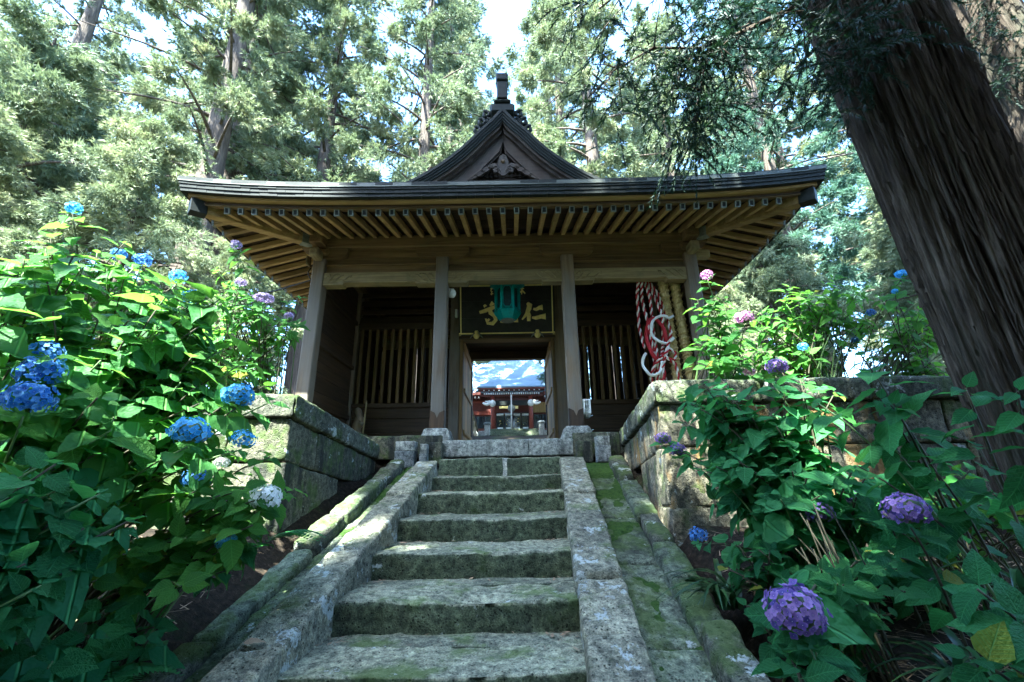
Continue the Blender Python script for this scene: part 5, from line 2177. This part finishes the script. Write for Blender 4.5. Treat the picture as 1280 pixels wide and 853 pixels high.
def bush(name, base, blobs, label, nstems, size, kind='sun', flowers=(), pairs=(3, 5), face=None, group=None, bspread=.25, maxleaf=300, cat='hydrangea', tipgap=1.0):
    base = Vector(base)
    t = thing(name, base, label, cat, group)
    cen = Vector((0, 0, 0))
    for c, rr in blobs:
        cen += Vector(c)
    cen /= len(blobs)
    tips = []
    wts = [rr[0] * rr[1] * rr[2] for c, rr in blobs]
    for _ in range(nstems):
        c, rr = RN.choices(blobs, wts)[0]
        while True:
            q = Vector((RN.uniform(-1, 1), RN.uniform(-1, 1), RN.uniform(-1, 1)))
            if q.length <= 1:
                break
        q = q * (.55 + .45 * q.length) if q.length > 0 else q
        tips.append((Vector(c) + Vector((q.x * rr[0], q.y * rr[1], q.z * rr[2])), None))
    for fl in flowers:
        tips.append((Vector(fl[0]) - Vector((0, 0, fl[1] * .8)), fl))
    leaves = []
    overflow = []
    for tip, fl in tips:
        b0 = base + Vector((RN.uniform(-bspread, bspread), RN.uniform(-bspread, bspread), 0))
        b0.z = hgt(b0.x, b0.y) - .03 if name != 'x' else base.z
        mid = b0.lerp(tip, .55) + Vector((0, 0, .18 * (tip - b0).length)) - (tip - b0) * Vector((.12, .12, 0)).length * 0
        out = Vector((tip.x - b0.x, tip.y - b0.y, 0))
        mid = mid - out * .15
        path = []
        for k in range(9):
            s = k / 8
            path.append(b0 * (1 - s) ** 2 + mid * (2 * s * (1 - s)) + tip * s * s)
        L = sum((a - c).length for a, c in zip(path[:-1], path[1:]))
        tube('stem', path, [.0075 * (1 - .55 * k / 8) * (size / .13) ** .5 for k in range(9)], M_stem if RN.random() < .7 else M_gstem, t, 5)
        az = RN.uniform(0, 3.14)
        npair = RN.randint(*pairs)
        pos = 0.0
        for k in range(npair):
            d_end = pos
            pos += size * (.34 + .22 * k) * RN.uniform(.8, 1.2)
            s = max(.25, 1 - d_end / max(L, .01))
            kk = min(7, int(s * 8))
            p = path[kk].lerp(path[kk + 1], s * 8 - kk)
            ax = (path[kk + 1] - path[kk]).normalized()
            a = az + k * math.pi / 2
            e1 = ax.orthogonal().normalized()
            e1 = (Vector((math.cos(a), math.sin(a), 0)) - ax * (Vector((math.cos(a), math.sin(a), 0)).dot(ax)))
            e1 = e1.normalized() if e1.length > .1 else ax.orthogonal().normalized()
            sc = size * (.55 + .24 * min(k, 2)) * RN.uniform(.62, 1.28)
            if fl is not None:
                sc *= 1.0
            for sg in (-1, 1):
                if RN.random() < .06:
                    continue
                d = e1 * sg + ax * (.55 - .22 * k + RN.uniform(-.25, .2)) + Vector((0, 0, -.12))
                o_ = (p - cen)
                o_.z *= .4
                o_ = o_.normalized() if o_.length > 1e-3 else Vector((0, 0, 1))
                nrm = Vector((0, 0, 1.0)) + ax * .35 + o_ * .35 + Vector((RN.gauss(0, .25), RN.gauss(0, .25), 0))
                if face is not None:
                    nrm = nrm + Vector(face) * RN.uniform(.4, 1.9)
                leaves.append((p + e1 * sg * sc * .14, d, nrm, sc))
    RN.shuffle(leaves)
    for i, (p, d, nrm, sc) in enumerate(leaves):
        if i < maxleaf:
            leaf_obj(p, d, nrm, sc, kind, t)
        else:
            overflow.append((p, d, nrm, sc))
    if overflow:
        geos = []
        for p, d, nrm, sc in overflow:
            d = Vector(d).normalized()
            nn = (Vector(nrm) - d * Vector(nrm).dot(d)).normalized()
            M = Matrix.Translation(Vector(p)) @ Matrix((d, nn.cross(d), nn)).transposed().to_4x4() @ Matrix.Scale(sc, 4)
            me = RN.choice(LEAF[kind])
            geos.append(([M @ v.co for v in me.vertices], [tuple(q.vertices) for q in me.polygons]))
        V, F = merge(geos)
        o = pyd('foliage', V, F, M_leaf if kind == 'sun' else M_leafd, t, True)
        o['kind'] = 'stuff'
    for fl in flowers:
        flower_head(fl[0], fl[1], fl[2], t, *(fl[3:] if len(fl) > 3 else ()))
    return t


TOCAM = (0.15, -.75, .25)
bush('hydrangea_bush', (-2.25, -3.75, -1.3), [((-1.85, -3.87, .06), (.36, .34, .34)), ((-1.70, -3.54, .25), (.34, .34, .30)), ((-2.0, -4.15, .17), (.34, .3, .34)), ((-1.58, -3.75, -.25), (.28, .3, .26)), ((-1.85, -4.14, -.25), (.34, .3, .30)), ((-1.52, -3.42, -.05), (.24, .26, .24))],
     'large leafy blue hydrangea in front at the left, its large heads beside the mossy wall', 104, .168, 'sun',
     [((-1.30, -3.71, -.09), .078, 'blue', True), ((-1.31, -3.99, -.30), .080, 'blue', True), ((-1.22, -3.74, -.31), .060, 'blue'), ((-1.76, -4.25, -.09), .08, 'navy'), ((-1.70, -4.32, -.21), .082, 'navy'), ((-1.82, -4.2, .0), .07, 'navy'), ((-1.9, -3.51, .68), .052, 'blue'), ((-1.8, -3.5, .55), .055, 'blue'), ((-1.36, -3.82, -.49), .06, 'navy')], (4, 6), TOCAM)
bush('hydrangea_bush', (-2.75, -3.2, -1.1), [((-2.5, -3.53, .70), (.42, .36, .34)), ((-2.18, -3.40, .66), (.34, .34, .30)), ((-2.68, -3.74, .50), (.36, .34, .36)), ((-2.35, -3.3, .3), (.4, .3, .3))],
     'tallest hydrangea at the far left, bright leaves with small dark blue buds at the top', 60, .145, 'sun',
     [((-2.15, -3.5, .80), .05, 'navy'), ((-2.55, -3.61, 1.10), .045, 'blue'), ((-2.4, -3.4, .9), .045, 'navy')], (3, 5), TOCAM)
bush('hydrangea_bush', (-2.35, -1.75, .12), [((-2.25, -2.05, .95), (.34, .26, .36)), ((-2.48, -2.10, 1.15), (.34, .28, .34)), ((-2.0, -2.0, .93), (.26, .25, .36)), ((-2.30, -2.0, .60), (.34, .26, .30)), ((-2.9, -2.1, .8), (.4, .3, .5))],
     'finer hydrangea with faded violet heads behind the left wall by the corner post', 76, .105, 'sun',
     [((-2.08, -2.30, 1.06), .085, 'dusk', False, .4), ((-1.90, -2.18, .93), .045, 'dusk'), ((-2.31, -2.30, 1.21), .05, 'dusk'), ((-2.45, -2.25, 1.62), .05, 'dusk')], (3, 5), TOCAM, bspread=.3)
bush('hydrangea_bush', (-1.95, -3.55, -1.2), [((-1.20, -3.78, -.62), (.24, .25, .20)), ((-1.18, -3.52, -.52), (.22, .25, .18)), ((-1.36, -3.96, -.80), (.24, .2, .18)), ((-1.40, -3.5, -.75), (.2, .25, .15))],
     'low hydrangea with a single white head leaning out over the left drain', 40, .15, 'sun',
     [((-1.07, -3.74, -.58), .074, 'white', True), ((-1.19, -3.80, -.76), .045, 'blue'), ((-1.30, -3.75, -.42), .035, 'white')], (2, 4), TOCAM)
bush('hydrangea_bush', (-1.75, -3.9, -1.3), [((-1.42, -3.75, -.95), (.22, .28, .14)), ((-1.50, -4.1, -1.08), (.24, .28, .15)), ((-1.40, -3.45, -.80), (.2, .25, .12)), ((-1.6, -4.4, -1.15), (.3, .3, .2))],
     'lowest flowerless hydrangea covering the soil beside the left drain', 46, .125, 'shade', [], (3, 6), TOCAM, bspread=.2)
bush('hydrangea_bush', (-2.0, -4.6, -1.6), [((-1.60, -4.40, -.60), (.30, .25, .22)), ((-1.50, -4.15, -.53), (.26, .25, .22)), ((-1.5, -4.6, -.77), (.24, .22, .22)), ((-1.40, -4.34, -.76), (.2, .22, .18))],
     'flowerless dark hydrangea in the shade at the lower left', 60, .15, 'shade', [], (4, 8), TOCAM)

bush('hydrangea_bush', (2.95, -1.55, .12), [((2.92, -1.80, .95), (.36, .26, .36)), ((2.59, -1.72, .78), (.34, .26, .34)), ((3.23, -1.9, 1.05), (.36, .26, .36)), ((2.9, -1.6, .65), (.5, .3, .3))],
     'wide hydrangea with a small blue head behind the right wall', 80, .115, 'sun',
     [((2.70, -2.05, .60), .045, 'blue'), ((3.47, -1.95, .95), .045, 'navy'), ((3.3, -1.9, .7), .04, 'navy')], (3, 5), TOCAM, bspread=.35)
bush('hydrangea_bush', (2.0, -1.7, .12), [((1.96, -2.05, .75), (.22, .22, .28)), ((1.92, -2.1, 1.0), (.14, .16, .18)), ((1.96, -2.15, .42), (.26, .22, .18))],
     'hydrangea with pink and purple heads on top of the right wall corner', 34, .115, 'sun',
     [((1.87, -2.20, 1.25), .058, 'pink'), ((2.02, -2.42, .75), .078, 'pink', True), ((2.21, -2.42, .33), .085, 'purple', True), ((2.10, -2.2, .34), .05, 'pink')], (3, 5), TOCAM)
bush('hydrangea_bush', (3.75, -1.5, .12), [((3.74, -1.9, .94), (.34, .26, .40)), ((3.95, -1.9, .6), (.3, .26, .36)), ((4.2, -1.6, .9), (.5, .3, .4))],
     'hydrangea with a small blue head half behind the huge trunk', 50, .115, 'sun', [((3.68, -2.15, 1.25), .05, 'blue'), ((3.62, -2.1, 1.1), .03, 'blue')], (3, 5), TOCAM, bspread=.3)
bush('hydrangea_bush', (1.75, -3.2, -1.1), [((1.40, -2.97, -.13), (.26, .24, .24)), ((1.60, -3.22, -.34), (.26, .24, .24)), ((1.32, -3.2, -.50), (.22, .22, .22)), ((1.80, -3.2, -.10), (.24, .22, .26)), ((1.62, -3.5, -.58), (.26, .22, .16))],
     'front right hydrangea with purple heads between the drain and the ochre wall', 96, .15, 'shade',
     [((1.20, -2.52, -.23), .064, 'purple', True), ((1.27, -2.60, -.32), .062, 'purple', True), ((1.62, -3.53, -.70), .068, 'purple', True), ((1.87, -3.44, -.63), .062, 'purple'), ((1.13, -3.17, -.83), .055, 'navy'), ((.95, -4.38, -.93), .088, 'purple', True, .92, 130)], (4, 7), TOCAM, bspread=.18)
bush('hydrangea_bush', (2.15, -3.9, -1.15), [((1.68, -4.0, -.19), (.26, .22, .20)), ((1.80, -4.2, -.36), (.26, .22, .2)), ((1.62, -3.95, -.46), (.2, .2, .16)), ((1.9, -4.25, -.27), (.22, .2, .18))],
     'broad-leaved dark hydrangea with one large purple head before the huge trunk', 10, .145, 'shade', [((1.59, -4.11, -.66), .080, 'purple', True)], (4, 7), TOCAM)
bush('hydrangea_bush', (1.75, -4.55, -1.5), [((1.42, -4.61, -.84), (.16, .16, .12)), ((1.32, -4.66, -.95), (.16, .16, .1))],
     'dark hydrangea sprig at the lower right corner', 9, .15, 'shade', [], (2, 3), TOCAM, bspread=.1)
bush('hydrangea_sprout', (1.02, -4.4, -1.5), [((.98, -4.42, -1.04), (.10, .10, .05))], 'small low leafy sprout under the biggest purple head by the right kerb', 5, .12, 'shade', [], (2, 3), TOCAM, bspread=.06)
bush('hydrangea_bush', (2.2, -3.3, -1.0), [((1.95, -3.45, -.72), (.35, .25, .18)), ((2.2, -3.6, -.62), (.3, .25, .2)), ((1.75, -3.75, -.85), (.25, .2, .16))],
     'low flowerless hydrangea in the shade behind the dry canes', 26, .13, 'shade', [], (3, 6), TOCAM, bspread=.2)
bush('hydrangea_bush', (1.45, -3.55, -1.15), [((1.30, -3.50, -.92), (.2, .22, .12)), ((1.22, -3.75, -1.05), (.16, .2, .12)), ((1.5, -3.9, -1.0), (.25, .25, .15))],
     'low flowerless hydrangea filling the dark soil beside the right kerb', 30, .12, 'shade', [], (3, 6), TOCAM, bspread=.18)
bush('broadleaf_shrub', (2.55, -3.3, -1.0), [((2.51, -3.2, -.62), (.26, .2, .16)), ((2.3, -3.3, -.72), (.24, .2, .14)), ((2.75, -3.5, -.7), (.2, .2, .16))],
     'low sunlit broadleaf shrub on the ground left of the huge trunk', 46, .085, 'sun', [], (3, 5), TOCAM, bspread=.3, cat='shrub')


# dry cane bundle, strap-leaved clumps, ferns, fallen leaves, stones
cn = thing('dry_canes', (1.62, -3.75, -1.3), 'leaning bundle of bare straw-brown canes under the front right hydrangea', 'canes')
for i in range(15):
    a = RN.uniform(-.06, .06)
    b_ = Vector((1.62 + a, -3.78 + RN.uniform(-.08, .08), hgt(1.6, -3.75) - .02))
    tp = Vector((1.52 + a * 2.4, -3.62 + RN.uniform(-.15, .15), RN.uniform(-.85, -.62)))
    tube('cane', [b_, b_.lerp(tp, .33) + Vector((RN.uniform(-.03, .03), 0, .03)), b_.lerp(tp, .7) + Vector((RN.uniform(-.04, .04), 0, .03)), tp], [.006, .005, .004, .003], M_stem, cn, 5)


def strap(base, n, L, label, kindm, lean=(0, 0)):
    t = thing('strap_leaf_plant', base, label, 'plant')
    for i in range(n):
        a = RN.uniform(0, 6.28)
        ll = L * RN.uniform(.6, 1.1)
        w = RN.uniform(.010, .017)
        V = []
        m = 8
        b0 = Vector(base) + Vector((RN.uniform(-.06, .06), RN.uniform(-.06, .06), 0))
        up = RN.uniform(.75, 1.1)
        for k in range(m + 1):
            s = k / m
            rr = ll * (.25 * s + .55 * s * s)
            z = ll * (up * s - .75 * s ** 2.6)
            p = b0 + Vector((math.cos(a) * rr + lean[0] * s, math.sin(a) * rr + lean[1] * s, z))
            q = Vector((-math.sin(a), math.cos(a), 0)) * (w * (1 - s ** 3) + .001)
            V += [p - q + Vector((0, 0, .004)), p, p + q + Vector((0, 0, .004))]
        F = []
        for k in range(m):
            F += [(k * 3, k * 3 + 1, k * 3 + 4, k * 3 + 3), (k * 3 + 1, k * 3 + 2, k * 3 + 5, k * 3 + 4)]
        pyd('blade', V, F, kindm, t, True)


b = NB('strap_leaf')
rnd = b.n('ObjectInfo').outputs['Random']
colr = b.ramp(rnd, [(0, (.015, .05, .018)), (1, (.05, .12, .03))])
M_strap = b.done(b.n('MixShader', {0: .25, 1: b.prin(colr, .35, spec=.5), 2: b.n('BsdfTranslucent', {'Color': colr}).outputs[0]}).outputs[0])
strap((1.22, -3.25, -1.18), 34, .42, 'strap-leaved plant arching over the right kerb', M_strap, (-.05, 0))
strap((1.75, -4.0, -1.35), 26, .55, 'strap-leaved clump in the dark below the large purple head', M_strap)
strap((1.28, -4.25, -1.50), 22, .40, 'strap-leaved clump beside the biggest purple head', M_strap)
strap((2.35, -3.75, -1.15), 20, .55, 'strap-leaved clump at the foot of the huge trunk', M_strap)


def fern(base, n, L, label, az0=None, spread=6.28):
    t = thing('fern', base, label, 'fern')
    for i in range(n):
        a = (az0 if az0 is not None else 0) + spread * (i + .5) / n + RN.uniform(-.2, .2)
        ll = L * RN.uniform(.8, 1.1)
        V, F = [], []
        m = 16
        for k in range(m):
            s = (k + .5) / m
            rr = ll * .85 * s
            z = ll * (.55 * s - .62 * s * s)
            p = Vector(base) + Vector((math.cos(a) * rr, math.sin(a) * rr, z))
            wl = ll * .22 * math.sin(math.pi * min(1, s * .9 + .12)) + .004
            sd = Vector((-math.sin(a), math.cos(a), 0))
            fw = Vector((math.cos(a), math.sin(a), .1))
            for sg in (-1, 1):
                b0 = len(V)
                q = p + sd * sg * wl + fw * wl * .4 - Vector((0, 0, wl * .2))
                V += [p - fw * .006, p + fw * .010, (p + q) / 2 + fw * .010, q, (p + q) / 2 - fw * .008]
                F.append((b0, b0 + 1, b0 + 2, b0 + 3, b0 + 4))
        pyd('frond', V, F, M_leafd, t)


fern((-1.22, -3.35, -.80), 5, .34, 'small fern arching over the left drain beside the white flower', -.9, 2.2)
fern((-1.55, -4.35, -1.35), 8, .30, 'dark fern in the deep shade at the lower left')
fern((-1.45, -4.0, -1.22), 7, .30, 'dark fern behind the lower left fern')

for (x, y, zz, rot, s, lab) in ((-1.08, -3.74, .004, .5, .085, 'curled dry leaf on the lower left side slab of the stairs'), (-.97, -2.88, .004, 2.2, .06, 'small dry leaf higher up on the left side slab')):
    z = slope_z(y, .008)
    me = leaf_mesh('dry_leaf', RN.randint(30, 99), M_litter, .5)
    o = bpy.data.objects.new('fallen_leaf', me)
    o.location = (x, y, z + .006)
    o.rotation_euler = (.25, -.2, rot)
    o.scale = (s, s, s)
    COL.objects.link(o)
    tag(o, lab, 'leaf')

# needle litter and twigs on the soil at both sides
gg = []
for _ in range(2600):
    if RN.random() < .7:
        x, y = RN.uniform(1.15, 3.2), RN.uniform(-4.9, -2.5)
    else:
        x, y = RN.uniform(-3, -1.5), RN.uniform(-5, -2.5)
    z = hgt(x, y) + .03
    a = RN.uniform(0, 3.14)
    L = RN.uniform(.02, .08)
    d = Vector((math.cos(a) * L, math.sin(a) * L, RN.uniform(-.01, .02)))
    p = Vector((x, y, z))
    w = Vector((-math.sin(a), math.cos(a), 0)) * RN.uniform(.002, .006)
    gg.append(([p - d - w, p - d + w, p + d + w * .5, p + d - w * .5], [(0, 1, 2, 3)]))
for _ in range(420):
    k = RN.randint(-1, 6)
    y0 = Y7 - (7 - k) * TR
    y = y0 + TR - abs(RN.gauss(0, .12)) - .02
    if y < y0 + .03:
        continue
    x = sx(RN.choice([RN.uniform(-.66, .60), RN.gauss(-.58, .06), RN.gauss(.53, .06)]), y)
    z = (ZK[k] if k >= 0 else ZK[0] + .17 * k) + .012
    a, L = RN.uniform(0, 3.14), RN.uniform(.008, .035)
    d = Vector((math.cos(a) * L, math.sin(a) * L, RN.uniform(-.003, .004)))
    p = Vector((x, y, z))
    w = Vector((-math.sin(a), math.cos(a), .2)) * (RN.uniform(.0012, .003) if RN.random() < .8 else RN.uniform(.005, .011))
    gg.append(([p - d, p + w, p + d, p - w], [(0, 1, 2, 3)]))
V, F = merge(gg)
o = pyd('leaf_litter', V, F, M_litter)
tag(o, 'dry brown needle litter scattered on the soil', 'litter', None, 'stuff')
for (x, y, s, lab) in ((1.62, -4.75, .16, 'mossy dark garden rock at the lower right'), (1.20, -4.75, .12, 'small dark rock by the lower right kerb'), (1.95, -4.45, .12, 'dark rock in the shade under the large purple head')):
    z = hgt(x, y)
    o = rough_block('garden_rock', corners(x - s, x + s, y - s * .8, y + s * .8, z - .1, z + s * .8), .04, MS['rock'], None, amp=.04, rnd=s * .7, freq=5)
    tag(o, lab, 'rock')
